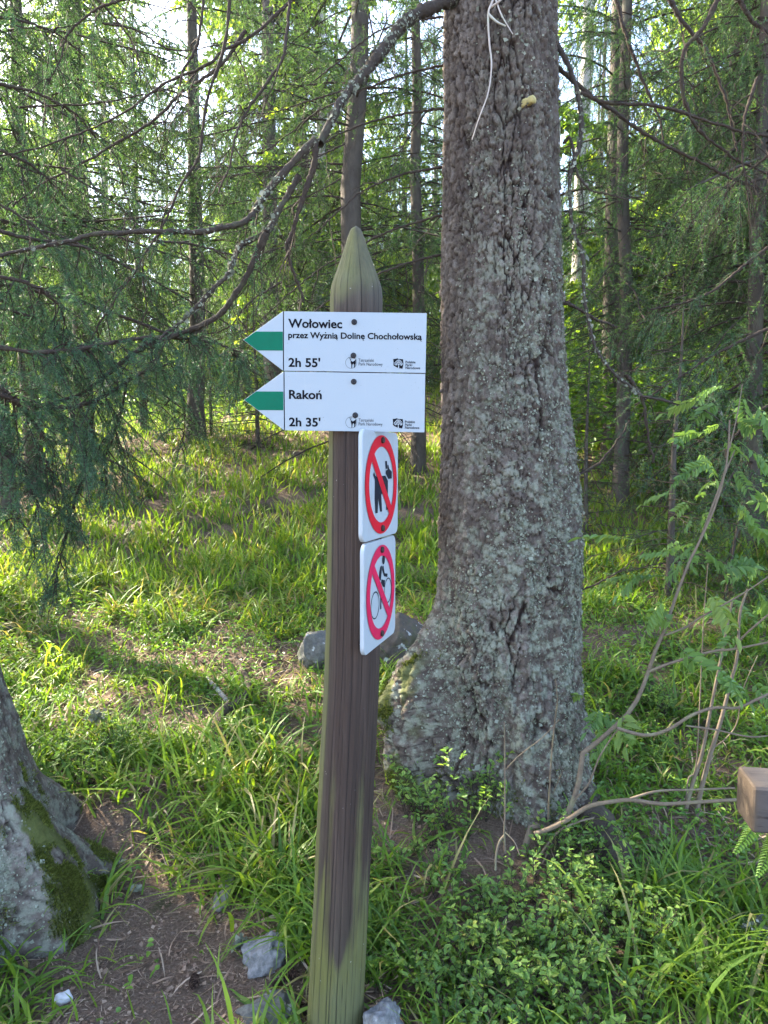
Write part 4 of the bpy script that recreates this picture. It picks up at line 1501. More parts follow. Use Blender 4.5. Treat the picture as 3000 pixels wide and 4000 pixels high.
tree('curtain', 0, 7.4, 'spruce with hanging boughs right of the big trunk top', s=1.15, rz=5.0, x=2.35)
tree('sapling', 2280, 5.3, 'low spruce sapling peeping out right of the big trunk', 'sapling', s=.75, rz=5.0)
tree('bare', 290, 14.5, 'pale trunk between the left branches above the grass', 'tree', s=1.0, rz=.5)
tree('bare', 430, 17, 'paler thinner trunk beside the far left pale trunk', 'tree', s=.9, rz=1.5)
tree('bare', 2250, 15, 'broad pale trunk just right of the big trunk', 'tree', s=1.25, rz=2.5)
tree('bare', 2850, 13, 'sunlit pale trunk at the far right', 'tree', s=.75, rz=3.3)
tree('bare', 2930, 17, 'thin pale trunk near the right edge', 'tree', s=.8, rz=4.4)
tree('slim', 955, 13, 'sunlit reddish spruce trunk left of the upper arrow point', s=1.2, rz=.9)
tree('bush', 2360, 8.5, 'bright leafy bush right of the big trunk', 'bush', s=.75, rz=.2)
tree('bush', 2450, 10.5, 'tall bright leafy bush behind the drooping spruce', 'bush', s=.9, rz=1.2)

gt = np.random.default_rng(77)
GROUPF = {'far_skirted': ('broad spruce with low branches in the far forest', 'low branched spruces of the far forest'), 'tall_a': ('tall spruce in the far forest', 'spruces of the far forest'), 'tall_b': ('tall spruce in the far forest', 'spruces of the far forest'),
          'beech': ('bright leafy tree in the far forest', 'leafy trees of the far forest'), 'bush': ('bright leafy bush at the foot of the far forest', 'bushes of the far forest')}
placed = []
tries = 0
while len(placed) < 104 and tries < 4000:
    tries += 1
    Y = gt.uniform(13, 36)
    x = gt.uniform(-.66, .66) * Y
    if any((x - a) ** 2 + (Y - b2) ** 2 < 2.0 ** 2 for a, b2 in placed):
        continue
    placed.append((x, Y))
    gl = 1.0
    k = gt.choice(['far_skirted', 'tall_b', 'beech', 'bush'], p=[.48, .10, .16, .26])
    if (x < -.12 * Y and Y < 20 and k != 'bush') or (.15 * Y < x < .42 * Y and Y < 19):
        k = 'bush'
        gl = 1.5
    kk = 'skirted' if k == 'far_skirted' else k
    tree(kk, 0, Y, GROUPF[k][0], 'bush' if k == 'bush' else 'tree', GROUPF[k][1], s=gt.uniform(.8, 1.25) * (1.5 if k == 'far_skirted' else gl), rz=gt.uniform(0, 6.28), x=x)
# trees to the sides that shade the place
for i, (x, Y, k, s) in enumerate([(-5.2, 3.0, 'tall_a', .9), (-6.1, 5.8, 'tall_a', .95), (-7.5, 4.4, 'tall_a', 1.0), (-8.5, 1.5, 'tall_b', 1.0), (4.6, 6.5, 'tall_b', 1.0), (6.5, 10.0, 'tall_a', 1.0)]):
    tree(k, 0, Y, 'spruce standing outside the picture to one side', 'tree', 'spruces outside the picture', s=s, rz=i * 1.1, x=x)

# ------------------------------------------------------------------ the air: faint haze among the far trees
def make_haze():
    lo, hi = np.array([-152.0, -152.0, -9.0]), np.array([152.0, 156.0, 32.0])
    V = np.array([[(lo, hi)[i][0], (lo, hi)[j][1], (lo, hi)[k][2]] for i in (0, 1) for j in (0, 1) for k in (0, 1)])
    F = np.array([[0, 1, 3, 2], [4, 6, 7, 5], [0, 4, 5, 1], [2, 3, 7, 6], [0, 2, 6, 4], [1, 5, 7, 3]])
    m, nt = nodes_of('haze_air')
    v = N(nt, 'ShaderNodeVolumePrincipled')
    v.inputs['Color'].default_value = (.93, .96, .92, 1)
    v.inputs['Density'].default_value = HAZE
    v.inputs['Anisotropy'].default_value = .35
    o = N(nt, 'ShaderNodeOutputMaterial')
    nt.links.new(v.outputs[0], o.inputs['Volume'])
    tag(link('haze', new_mesh('haze', V, F, m)), 'thin bright haze in the air of the forest', None, None, 'stuff')


HAZE = 0.0007
if HAZE:
    make_haze()

# ------------------------------------------------------------------ ground cover
gg = np.random.default_rng(99)


def pxblob(X, lst):
    """1 inside soft ellipses given in photograph pixels around ground points"""
    px, py = topx(X)
    o = np.zeros(len(X))
    for cx, cy, rx, ry in lst:
        o = np.maximum(o, smooth(1.15, .8, np.hypot((px - cx) / rx, (py - cy) / ry)))
    return o


BARE = [(640, 3740, 330, 330), (560, 3480, 190, 240), (480, 3330, 130, 200), (850, 3900, 420, 200), (900, 3690, 220, 170), (350, 3900, 300, 200), (700, 3980, 600, 120), (1080, 3860, 190, 150),
        (1130, 2900, 110, 90), (1190, 2760, 80, 50), (850, 2790, 70, 60), (2500, 3350, 140, 110), (2620, 3180, 140, 70), (1760, 3140, 120, 60), (1560, 3230, 80, 60), (380, 3190, 130, 90)]
BIL = [(2000, 3620, 400, 420), (1800, 3420, 250, 150), (2270, 3540, 190, 180), (2300, 3700, 200, 300), (2050, 3920, 380, 160), (1700, 3230, 150, 100)]


def clear_of_trunks(x, y):
    return (np.hypot(x - BX, y - BY) > .33) & (np.hypot(x - LX, y - LY) > .45) & (np.hypot(x + .12, y - 1.77) > .09)


def blades(bx, by, n_per, L, W, K, g, e_lo=.5, e_hi=1.5, bend=1.6, v=None, spread=.03, lift=0.0, colour=(.45, .22)):
    """arching strap leaves in tufts"""
    m = len(bx)
    idx = np.repeat(np.arange(m), n_per)
    n = len(idx)
    az = g.uniform(0, 2 * np.pi, n)
    x0 = bx[idx] + g.normal(0, spread, n)
    y0 = by[idx] + g.normal(0, spread, n)
    LL = (L[idx] if np.ndim(L) else L) * g.uniform(.5, 1.15, n)
    el = g.uniform(e_lo, e_hi, n)
    bd = g.uniform(.3, 1.0, n) * bend
    s = np.linspace(0, 1, K)
    ang = el[:, None] - bd[:, None] * s[None] ** 1.3
    ds = LL[:, None] / (K - 1)
    hx = np.cumsum(np.cos(ang) * ds, 1) - np.cos(ang) * ds
    hz = np.cumsum(np.sin(ang) * ds, 1) - np.sin(ang) * ds
    azk = az[:, None] + g.normal(0, .25, n)[:, None] * s[None]
    X = x0[:, None] + hx * np.cos(azk)
    Y = y0[:, None] + hx * np.sin(azk)
    g0 = H(x0, y0)[:, None]
    Z = g0 + hz + lift
    gz = H(X.ravel(), Y.ravel()).reshape(X.shape)
    Z = np.maximum(Z, gz + .004 + .015 * g.random(n)[:, None] * s[None])
    side = np.stack([-np.sin(azk), np.cos(azk), g.normal(0, .35, n)[:, None] + 0 * azk], -1)
    side = unit(side)
    w = (W * g.uniform(.6, 1.2, n))[:, None] * np.clip(np.array([.75, 1, 1, .85, .6, .35, .06])[np.linspace(0, 6, K).round().astype(int)], .05, 1)[None]
    P = np.stack([X, Y, Z], -1)
    V = np.stack([P - side * w[..., None] / 2, P + side * w[..., None] / 2], 2).reshape(-1, 3)
    b_ = np.arange(n * K * 2).reshape(n, K, 2)
    F = np.stack([b_[:, :-1, 0], b_[:, :-1, 1], b_[:, 1:, 1], b_[:, 1:, 0]], -1).reshape(-1, 4)
    tv = g.normal(colour[0], colour[1], m)[idx] + g.normal(0, .12, n)
    tv = np.clip(tv, 0, .92)
    tv = np.where(g.random(n) < .10, .98, tv)
    vv = np.repeat(np.clip(tv[:, None] + .0 * s[None], 0, 1).ravel(), 2)
    return V, F, vv


def field(n, y0, y1, g, xs=.62):
    y = y0 + (y1 - y0) * g.random(n) ** 1.0
    x = g.uniform(-xs, xs, n) * (y + .4)
    return x, y


# near tufts of woodrush
x, y = field(1900, 1.15, 5.2, gg)
X = onground(x, y)
bare = pxblob(X, BARE)
bil = pxblob(X, BIL)
patch = fbm(x * 1.6, y * 1.6, k=70)
ok = (gg.random(len(x)) > np.maximum(bare, bil * .93)) & clear_of_trunks(x, y) & (patch > -.6)
x, y, X = x[ok], y[ok], X[ok]
grass = Geo()
Lb = (.155 + .075 * gg.normal(0, 1, len(x)).clip(-1.3, 1.6)) + .06 * fbm(x * .9, y * .9, k=71) + .17 * pxblob(X, [(2800, 3800, 420, 420), (1550, 3700, 240, 330), (950, 3250, 330, 280), (1150, 3650, 200, 250)])
yel = pxblob(X, [(900, 2300, 600, 420), (1150, 2050, 350, 300), (960, 3250, 350, 230), (500, 2350, 600, 300)])
rk = pxblob(X, [(1550, 3700, 240, 330), (2700, 2600, 500, 500)])
bv, bf, bq = blades(x, y, 24, Lb, .0115, 6, gg, e_lo=.3, e_hi=1.35, bend=2.1, spread=.045, colour=(.45, .18))
per = 24 * 12
bq = np.clip(bq + np.repeat(.16 * yel - .2 * rk, per) * (bq < .93), 0, 1)
grass.add(bv, bf, bq)
x, y = field(2100, 1.3, 5.4, gg)
X = onground(x, y)
ok = (gg.random(len(x)) > np.maximum(.9 * pxblob(X, BARE), .8 * pxblob(X, BIL))) & clear_of_trunks(x, y)
grass.add(*blades(x[ok], y[ok], 9, .10, .007, 5, gg, e_lo=.3, e_hi=1.5, bend=1.6, spread=.05, colour=(.55, .22)))
o = grass.mesh('woodrush_grass', M_GRASS)
tag(link('woodrush_grass', o), 'tufts of broad bladed woodrush covering the near slope', None, None, 'stuff')

# farther grass
x, y = field(4600, 4.6, 17, gg, .66)
ok = (fbm(x * .7, y * .7, k=75) > -.95) & (gg.random(len(x)) < np.clip(1.25 - y / 22, .2, 1))
x, y = x[ok], y[ok]
g2 = Geo()
g2.add(*blades(x, y, 14, .17 + .02 * y / 5, .016, 4, gg, e_lo=.7, e_hi=1.5, bend=1.3, spread=.07, colour=(.6, .2)))
tag(link('meadow_grass', g2.mesh('meadow_grass', M_GRASS)), 'bright grass covering the slope farther back', None, None, 'stuff')

# herbs and ferns low under the trees on the right and at the back left
def herb_field(n, cx, cy, rx, ry, hgt, ls, g, geo):
    a, r_ = g.uniform(0, 2 * np.pi, n), np.sqrt(g.random(n))
    x, y = cx + rx * r_ * np.cos(a), cy + ry * r_ * np.sin(a)
    hh = hgt * (.35 + .65 * (.5 + .5 * fbm(x * 1.2, y * 1.2, k=80))) * g.random(n) ** .5
    p = np.stack([x, y, H(x, y) + hh], -1)
    az = g.uniform(0, 2 * np.pi, n)
    d = np.stack([np.cos(az), np.sin(az), g.normal(-.1, .3, n)], -1)
    V, F = leaves(p, d, unit(np.array([0, 0, 1.0]) + g.normal(0, .3, (n, 3))), ls * g.uniform(.6, 1.3, n), ls * .55)
    geo.add(V, F, np.repeat(np.clip(g.normal(.5, .25, n), 0, 1), 6))


hg = Geo()
herb_field(9000, 2.5, 8.4, 1.6, 2.4, 1.45, .085, gg, hg)
herb_field(4000, -5.5, 12.5, 5.0, 2.5, .45, .08, gg, hg)
herb_field(2500, 5.5, 12, 3.0, 3.0, .8, .09, gg, hg)
tag(link('forest_herbs', hg.mesh('forest_herbs', M_HERB)), 'bright leafy herbs under the trees', None, None, 'stuff')

# small low herbs between the near tufts
x, y = field(6500, 1.2, 5.0, gg)
X = onground(x, y)
pt = fbm(x * 2.2, y * 2.2, k=85) + .12 + .9 * pxblob(X, [(900, 2600, 420, 160), (2420, 2480, 250, 160), (560, 2450, 400, 200), (2350, 2800, 250, 260), (2600, 3350, 300, 250), (1050, 2920, 260, 120), (100, 2450, 250, 200), (800, 2140, 500, 120)])
ok = (pt > .25) & clear_of_trunks(x, y) & (gg.random(len(x)) > .85 * pxblob(X, BARE[:8]))
x, y = np.repeat(x[ok], 5), np.repeat(y[ok], 5)
n = len(x)
x, y = x + gg.normal(0, .018, n), y + gg.normal(0, .018, n)
az = gg.uniform(0, 2 * np.pi, n)
V, F = leaves(np.stack([x, y, H(x, y) + gg.uniform(.01, .07, n)], -1), np.stack([np.cos(az), np.sin(az), gg.normal(0, .25, n)], -1), unit(np.array([0, 0, 1.0]) + gg.normal(0, .35, (n, 3))), gg.uniform(.014, .032, n), .014)
lh = Geo().add(V, F, np.repeat(np.clip(gg.normal(.45, .25, n), 0, 1), 6))
tag(link('low_herbs', lh.mesh('low_herbs', M_HERB)), 'small round leaved herbs between the grass tufts', None, None, 'stuff')

# litter: dead blades, fallen needles
x, y = field(12000, 1.1, 4.8, gg)
X = onground(x, y)
dens = .45 + .65 * pxblob(X, [(760, 3200, 300, 300), (1150, 3480, 240, 320), (1500, 3600, 160, 300), (560, 2920, 200, 130), (1000, 2450, 500, 200), (880, 2620, 300, 200)]) - .25 * pxblob(X, BIL)
dens = dens * (1 - .8 * pxblob(X, BARE[:8]))
ok = gg.random(len(x)) < dens
x, y = x[ok], y[ok]
dg_ = Geo()
dg_.add(*blades(x, y, 1, .05 + .11 * gg.random(len(x)), .0062, 5, gg, e_lo=-.1, e_hi=.5, bend=.9, spread=.01, colour=(.45, .3)))
tag(link('dead_leaf_litter', dg_.mesh('dead_leaf_litter', M_DRY)), 'tan dead grass blades lying on the soil', None, None, 'stuff')
x, y = field(45000, 1.1, 4.2, gg)
X = onground(x, y)
ok = gg.random(len(x)) < .25 + .75 * pxblob(X, BARE)
x, y = x[ok], y[ok]
n = len(x)
az = gg.uniform(0, 2 * np.pi, n)
d = np.stack([np.cos(az), np.sin(az), gg.normal(0, .25, n)], -1)
p = onground(x, y, .004)
L = gg.uniform(.012, .030, n)[:, None]
L = np.where(gg.random(n)[:, None] < .05, L * 3, L)
sd = unit(np.cross(d, gg.normal(0, 1, (n, 3)) + [0, 0, 2])) * .0012
V = np.stack([p - sd, p + sd, p + d * L + sd * .5], 1).reshape(-1, 3)
nd = Geo().add(V, np.arange(n * 3).reshape(n, 3), np.repeat(gg.random(n) * .8, 3))
tag(link('needle_litter', nd.mesh('needle_litter', M_DRY)), 'fallen brown needles on the bare soil', None, None, 'stuff')


# crumbs of bark, cone scales and soil
x, y = field(26000, 1.1, 4.4, gg)
X = onground(x, y, .003)
ok = gg.random(len(x)) < .2 + .8 * pxblob(X, BARE)
p = X[ok]
n = len(p)
V, F, a = flakes(p, unit(np.array([0, 0, 1.0]) + gg.normal(0, .35, (n, 3))), .0085, gg)
cb = Geo().add(V, F, np.repeat(gg.random(n) ** 2 * .75, 4))
tag(link('bark_litter', cb.mesh('bark_litter', M_DRY)), 'crumbs of bark and cone scales on the bare soil', None, None, 'stuff')


# ------------------------------------------------------------------ bilberry shrubs
def bilberry(pts, hgt, g, nst=7):
    """leafy stems rising from base points -> (wood Geo, leaf Geo)"""
    m = len(pts)
    idx = np.repeat(np.arange(m), nst)
    n = len(idx)
    az = g.uniform(0, 2 * np.pi, n)
    lean = g.uniform(.1, .75, n)
    L = hgt * g.uniform(.3, 1.1, n) * (.75 + .35 * fbm(pts[idx][:, 0] * 9, pts[idx][:, 1] * 9, k=88))
    K = 6
    t = np.linspace(0, 1, K)
    P = pts[idx][:, None] + (L[:, None] * t)[..., None] * np.stack([np.cos(az) * lean, np.sin(az) * lean, np.ones(n)], -1)[:, None]
    P = P + np.cumsum(g.normal(0, .006, (n, K, 3)), 1) * np.minimum(1, t * 3)[None, :, None]
    w = Geo()
    w.add(*tubes(P, np.linspace(.0016, .0008, K)[None].repeat(n, 0), 3))
    sb, si, ss = grow(P, 38, .3, 1.0, lambda s, l, q: .45 * l * (.3 + .7 * q) * (1.1 - .6 * s), .8, .8, -.15, .1, 4, g, .1, False, .3)
    w.add(*tubes(sb, np.linspace(.0009, .0005, 4)[None].repeat(len(sb), 0), 3))
    lf = Geo()
    for src, rate in ((sb, 85), (P[:, 2:], 42)):
        q, qi, qs = grow(src, rate, .1, 1.0, lambda s, l, r_: .01 + 0 * s, .9, .6, -.1, 0, 2, g, 0, True, .3)
        p, d = q[:, 0], unit(q[:, 1] - q[:, 0])
        k = len(p)
        V, F = leaves(p, d, unit(np.array([0, 0, 1.0]) + g.normal(0, .35, (k, 3))), g.uniform(.013, .027, k), g.uniform(.0085, .0145, k), .18)
        base = np.clip(g.normal(.45, .17, len(src)), 0, 1)
        lf.add(V, F, np.repeat(np.clip(base[qi] + g.normal(0, .13, k), 0, 1), 6))
    return w, lf


def bilb_thing(label, px, py, rx, ry, n, hgt, seed, nst=6):
    g = np.random.default_rng(seed)
    c = G(px, py)
    n = int(n * .72)
    a, r_ = g.uniform(0, 2 * np.pi, n), np.sqrt(g.random(n))
    rx, ry = rx * 1.3, ry * 1.3
    x, y = c[0] + rx * r_ * np.cos(a), c[1] + ry * r_ * np.sin(a)
    ok = np.hypot(x - BX, y - BY) > .25
    e = empty('bilberry_shrub', c, 0, label, 'bilberry shrub')
    w, lf = bilberry(onground(x[ok], y[ok], -.005), hgt, g, nst)
    w.part('stems', M_TWIG, e)['kind'] = 'stuff'
    lf.part('leaves', M_BILB, e)['kind'] = 'stuff'
    return e


bilb_thing('bilberry shrub growing in the hollow of the big trunk foot', 1770, 3120, .15, .11, 20, .24, 501)
bilb_thing('bilberry shrub against the lichened trunk at lower left', 330, 3000, .17, .13, 26, .19, 502)
bilb_thing('bilberry shrub right under the curved rowan foot', 2120, 3620, .22, .10, 26, .13, 503)
bilb_thing('bluish bilberry shrub low in front of the rowan', 1960, 3760, .22, .16, 34, .20, 504)
bilb_thing('bright bilberry shrub on the bank below the root', 2380, 3560, .20, .18, 34, .19, 505)
bilb_thing('bilberry shrub at the bottom edge right of the post', 2250, 3950, .24, .15, 30, .18, 506)
bilb_thing('low bilberry shrub between post and big trunk', 1680, 3330, .17, .12, 16, .13, 507)
bilb_thing('small bilberry shrub in the grass right of the big trunk', 2420, 2880, .24, .2, 20, .17, 508)
x, y = field(1500, 1.2, 3.3, gg)
X = onground(x, y)
ok = (gg.random(len(x)) < pxblob(X, BIL) * .24) & clear_of_trunks(x, y)
w, lf = bilberry(X[ok], .14, gg, 3)
bc = w.mesh('bilberry_cover', M_TWIG)
o = tag(link('bilberry_cover', lf.mesh('bilberry_cover', M_BILB)), 'low bilberry cover over the bank right of the post', None, None, 'stuff')
o2 = link('stems', bc, o)
o2['kind'] = 'stuff'

# ------------------------------------------------------------------ stones
def stone_mat(name, a, b, moss=.0):
    m, nt = nodes_of(name)
    n1, n2, n3 = noise(nt, 9, 6, .65), noise(nt, 60, 6, .7), noise(nt, 25, 3, .5)
    c = mix(nt, n1, a, b)
    c = mix(nt, sstep(nt, n2, .35, .7), mix(nt, .6, c, (.05, .05, .045)), c)
    c = mix(nt, sstep(nt, n3, .62, .72), c, (.45, .46, .44))
    if moss:
        c = mix(nt, mth(nt, 'MULTIPLY', sstep(nt, n1, .5, .7), moss), c, (.07, .085, .03))
    finish(nt, c, .9, n2, .7, .006, .2)
    return m


M_STONE = stone_mat('grey_limestone', (.15, .145, .14), (.29, .28, .27))
M_STONE2 = stone_mat('mossy_grey_stone', (.085, .08, .068), (.22, .215, .19), .7)
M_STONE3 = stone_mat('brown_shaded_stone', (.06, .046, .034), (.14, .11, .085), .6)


def stone(label, c, sx, sy, sz, m, seed, rz=0., rough=.22, name='stone', sub=5):
    bm = bmesh.new()
    bmesh.ops.create_icosphere(bm, subdivisions=sub, radius=1)
    V = np.array([v.co for v in bm.verts])
    F = np.array([[v.index for v in f.verts] for f in bm.faces])
    bm.free()
    g = np.random.default_rng(seed)
    for _ in range(11):                      # cut facets
        n = unit(g.normal(0, 1, 3))
        d = g.uniform(.52, .9)
        e = V @ n - d
        V = V - np.where(e > 0, e * .9, 0)[:, None] * n
    r = 1 + rough * .9 * fbm(V[:, 0] * 2 + seed, V[:, 1] * 2, V[:, 2] * 2, 4, seed) + .035 * fbm(V[:, 0] * 9, V[:, 1] * 9, V[:, 2] * 9, 4, seed)
    V = V * r[:, None] * np.array([sx, sy, sz])
    o = link(name, new_mesh(name, V, F, m, True), None, c)
    o.rotation_euler = (g.uniform(-.15, .15), g.uniform(-.15, .15), rz)
    return tag(o, label, 'stone')


stone('pale grey stone left of the post foot on bare soil', G(1025, 3790) + [0, .03, .035], .066, .06, .058, M_STONE, 601, .6)
stone('flat mossy grey stone at the bottom edge left of the post', G(1050, 3985) + [0, .02, .012], .085, .06, .040, M_STONE2, 602, .2)
stone('grey stone against the right side of the post foot', P3(1490, 4010, 1.72), .062, .055, .062, M_STONE, 603, .9)
stone('upright grey boulder half hidden behind the post on its left', G(1235, 2640) + [0, .1, .09], .135, .13, .155, M_STONE2, 604, .4)
stone('brown shaded boulder between post and big trunk', G(1545, 2640) + [0, .16, .10], .19, .16, .17, M_STONE3, 605, .1)
stone('small white stone lying low at the lower left', G(255, 3915) + [0, 0, .01], .028, .022, .025, simple('white_quartz', (.38, .375, .37), .7, .3, 60), 606, .3, sub=4)
stone('tiny white pebble beside the mossy root', G(364, 3340) + [0, 0, .01], .017, .014, .014, simple('white_pebble', (.34, .34, .32), .7, .3, 60), 607, .3, sub=3)
stone('pale grey stone in the grass far left', G(20, 2470) + [0, 0, .02], .05, .04, .03, M_STONE2, 608, .3, sub=4)


# ------------------------------------------------------------------ fallen cones, a wood chip, lichen scraps, surface root
def cone(label, c, az, L=.062, tilt=.1, seed=0):
    g = np.random.default_rng(seed)
    geo = Geo()
    ns = 110
    i = np.arange(ns)
    t = i / ns
    th = i * 2.39996
    prof = np.sin(np.pi * np.clip(t * .92 + .08, 0, 1)) ** .6 * L * .23
    ctr = np.stack([0 * t, 0 * t, (t - .5) * L], -1)
    o = np.stack([np.cos(th), np.sin(th), 0 * th], -1)
    s = np.stack([-np.sin(th), np.cos(th), 0 * th], -1)
    up = np.array([0, 0, 1.0])
    p = ctr + o * (prof * .35)[:, None]
    tip = ctr + o * (prof * 1.05)[:, None] + up * L * .13
    w = (prof * .55)[:, None]
    mid = p * .4 + tip * .6 + o * (prof * .12)[:, None]
    V = np.stack([p, mid + s * w, tip, mid - s * w], 1).reshape(-1, 3)
    geo.add(V, np.arange(ns * 4).reshape(ns, 4), np.repeat(g.random(ns), 4))
    cv, cf = tubes(np.stack([0 * t[::10], 0 * t[::10], (t[::10] - .5) * L], -1)[None], (prof[::10] * .75)[None], 8)
    geo.add(cv, cf, .1)
    o_ = link('spruce_cone', geo.mesh('spruce_cone', M_CONE), None, c)
    o_.rotation_euler = (R(90) - tilt, 0, az)
    return tag(o_, label, 'cone')


M_CONE = leaf_mat('cone_scales', [(0, (.045, .026, .02)), (.6, (.12, .072, .05)), (1, (.24, .16, .115))], .03, (1, .8, .6), .7, .2)
for i, (lab, px, py, az, L) in enumerate([
        ('open brown spruce cone on soil above the path', 556, 3105, 1.9, .07), ('reddish spruce cone standing out on the bare path', 760, 3845, .2, .065),
        ('spruce cone half under dead blades beside the wood chip', 815, 3495, .1, .055), ('dark spruce cone behind the pale grey stone', 1120, 3815, 1.2, .07),
        ('dark spruce cone in front of the pale grey stone', 1095, 3870, .9, .075), ('spruce cone in the grass close left of the post', 1120, 3075, .5, .06),
        ('dark spruce cone under the bilberry shrubs', 1851, 3475, 1.5, .06), ('spruce cone in the bare patch between root and post', 1035, 2885, 1.1, .05),
        ('spruce cone touching the left foot of the post', 1180, 3960, .4, .065)]):
    cone(lab, G(px, py) + [0, 0, .012], az, L, .1, 700 + i)

c0, c1 = G(850, 3580) + [0, 0, .02], G(905, 3445) + [0, 0, .03]
V, F = solid([(-.03, -.5), (-.16, -.46), (-.2, 0), (-.14, .42), (-.05, .5), (.1, .47), (.17, .1), (.15, -.38), (.05, -.5)], -.045, .045, .02)
ax_ = c1 - c0
L_ = np.linalg.norm(ax_)
ux_ = unit(np.cross(ax_, [0, 0, 1.0]))
nz_ = np.cross(ux_, unit(ax_))
V = (c0 + c1) / 2 + L_ * (V[:, :1] * ux_ + V[:, 1:2] * unit(ax_) + V[:, 2:] * nz_)
cen = V.mean(0)
tag(link('wood_chip', new_mesh('wood_chip', V - cen, F, plain_bark('grey_split_wood', (.11, .095, .08), (.24, .215, .19), 90, (1, .15, 1), .001)), None, cen), 'grey splinter of split wood lying in the woodrush', 'wood chip')

for i, (lab, px, py, n) in enumerate([('white scrap of lichen lying on the path', 462, 3385, 60), ('grey lichen tuft caught in the bilberry at lower left', 384, 2905, 160), ('grey lichen scrap beside the pale grey stone', 950, 3700, 70),
                                      ('small lichen scrap in the middle of the path', 525, 3490, 50), ('lichen tuft in the long grass at lower right', 2960, 3745, 90)]):
    c = G(px, py) + [0, 0, .12 if i == 1 else .012 if i != 4 else .1]
    q = np.repeat(np.zeros((1, 3)), n, 0) + gg.normal(0, .010 + (.006 if i in (1, 4) else 0), (n, 3)) * [1, 1, .5]
    V, F, a = flakes(q, unit(gg.normal(0, 1, (n, 3)) + [0, 0, .8]), .014, gg)
    lg = Geo().add(V, F, np.clip(a + .2, 0, 1))
    tag(link('lichen_scrap', lg.mesh('lichen_scrap', M_LICH), None, c), lab, 'lichen')

e = empty('surface_root', G(920, 2760), 0, 'crooked bare root surfacing in the grass left of the post', 'root')
root_part('root_stem', gpts([(930, 2590, 0), (955, 2650, .02), (975, 2715, .03), (930, 2770, .03), (870, 2810, .035), (850, 2860, .03), (880, 2920, .015), (930, 2980, -.03)]), .017, .027, M_ROOT, e, 41, .18, K=70, sides=16)
e = empty('fallen_branch', G(830, 2700), 0, 'pale broken branch piece beside the surface root', 'branch')
root_part('branch_stem', gpts([(810, 2670, .02), (835, 2700, .03), (870, 2740, .03), (890, 2760, .02)]), .012, .009, M_PALE_TWIG, e, 42, .2, K=30, sides=12)
e = empty('fallen_twig', G(1100, 1740), 0, 'thin dead twig lying in the far grass left of the plates', 'twig')
wires('twig_stem', [([G(980, 1775) + [0, 0, .06], G(1060, 1735) + [0, 0, .1], G(1150, 1710) + [0, 0, .14], G(1215, 1695) + [0, 0, .1]], .010, .006)], M_TWIG, e)


# ------------------------------------------------------------------ rowan sapling at the right
def rowan_leaf_mesh(seed, L=.15, pairs=6):
    g = np.random.default_rng(seed)
    K = 12
    t = np.linspace(0, 1, K)
    curve = g.uniform(.15, .5)
    C = np.stack([L * t, .12 * L * np.sin(t * 2 + seed) * t, -curve * L * t ** 2], -1)
    geo = Geo()
    geo.add(*tubes(C[None], np.linspace(.0013, .0006, K)[None], 4), .35)
    base = g.uniform(.2, .8)
    for i in range(pairs):
        s = .28 + .66 * i / pairs
        p, d = along(C[None], np.array([0]), np.array([s]))
        ll = L * .36 * (1 - .28 * abs(i - 2.5) / 2.5)
        for sg in (-1, 1):
            if g.random() < .06:
                continue
            dd = unit(d[0] * .55 + np.array([0, sg * 1.0, g.normal(-.05, .18)]))
            n0 = unit(np.array([0, 0, 1.0]) + g.normal(0, .25, 3))
            V, F = leaves(p, dd[None], n0, np.array([ll * g.uniform(.75, 1.1)]), ll * .42, .22, .35)
            geo.add(V, F, np.clip(base + g.normal(0, .1), 0, 1))
    p, d = along(C[None], np.array([0]), np.array([.999]))
    V, F = leaves(p, d, np.array([0, 0, 1.0]), np.array([L * .34]), L * .12, .2, .2)
    geo.add(V, F, base)
    return geo.mesh('leaf', M_ROWAN)


RLEAF = [rowan_leaf_mesh(800 + i, .13 + .012 * (i % 4), 5 + i % 3) for i in range(8)]
gr = np.random.default_rng(31)


def stems(parent, name, lst, m):
    for pts, r0, r1 in lst:
        wires(name, [(pts, r0 * .8, r1 * .8)], m, parent, 8, 36)


def put_leaf(parent, X, az, tilt, roll=0., s=1.0, k=None):
    o = link('leaf', RLEAF[int(gr.integers(0, 8)) if k is None else k], parent, Vector(X) - parent.location)
    o.rotation_euler = (roll, tilt, az)
    o.scale = (s, s, s)
    return o


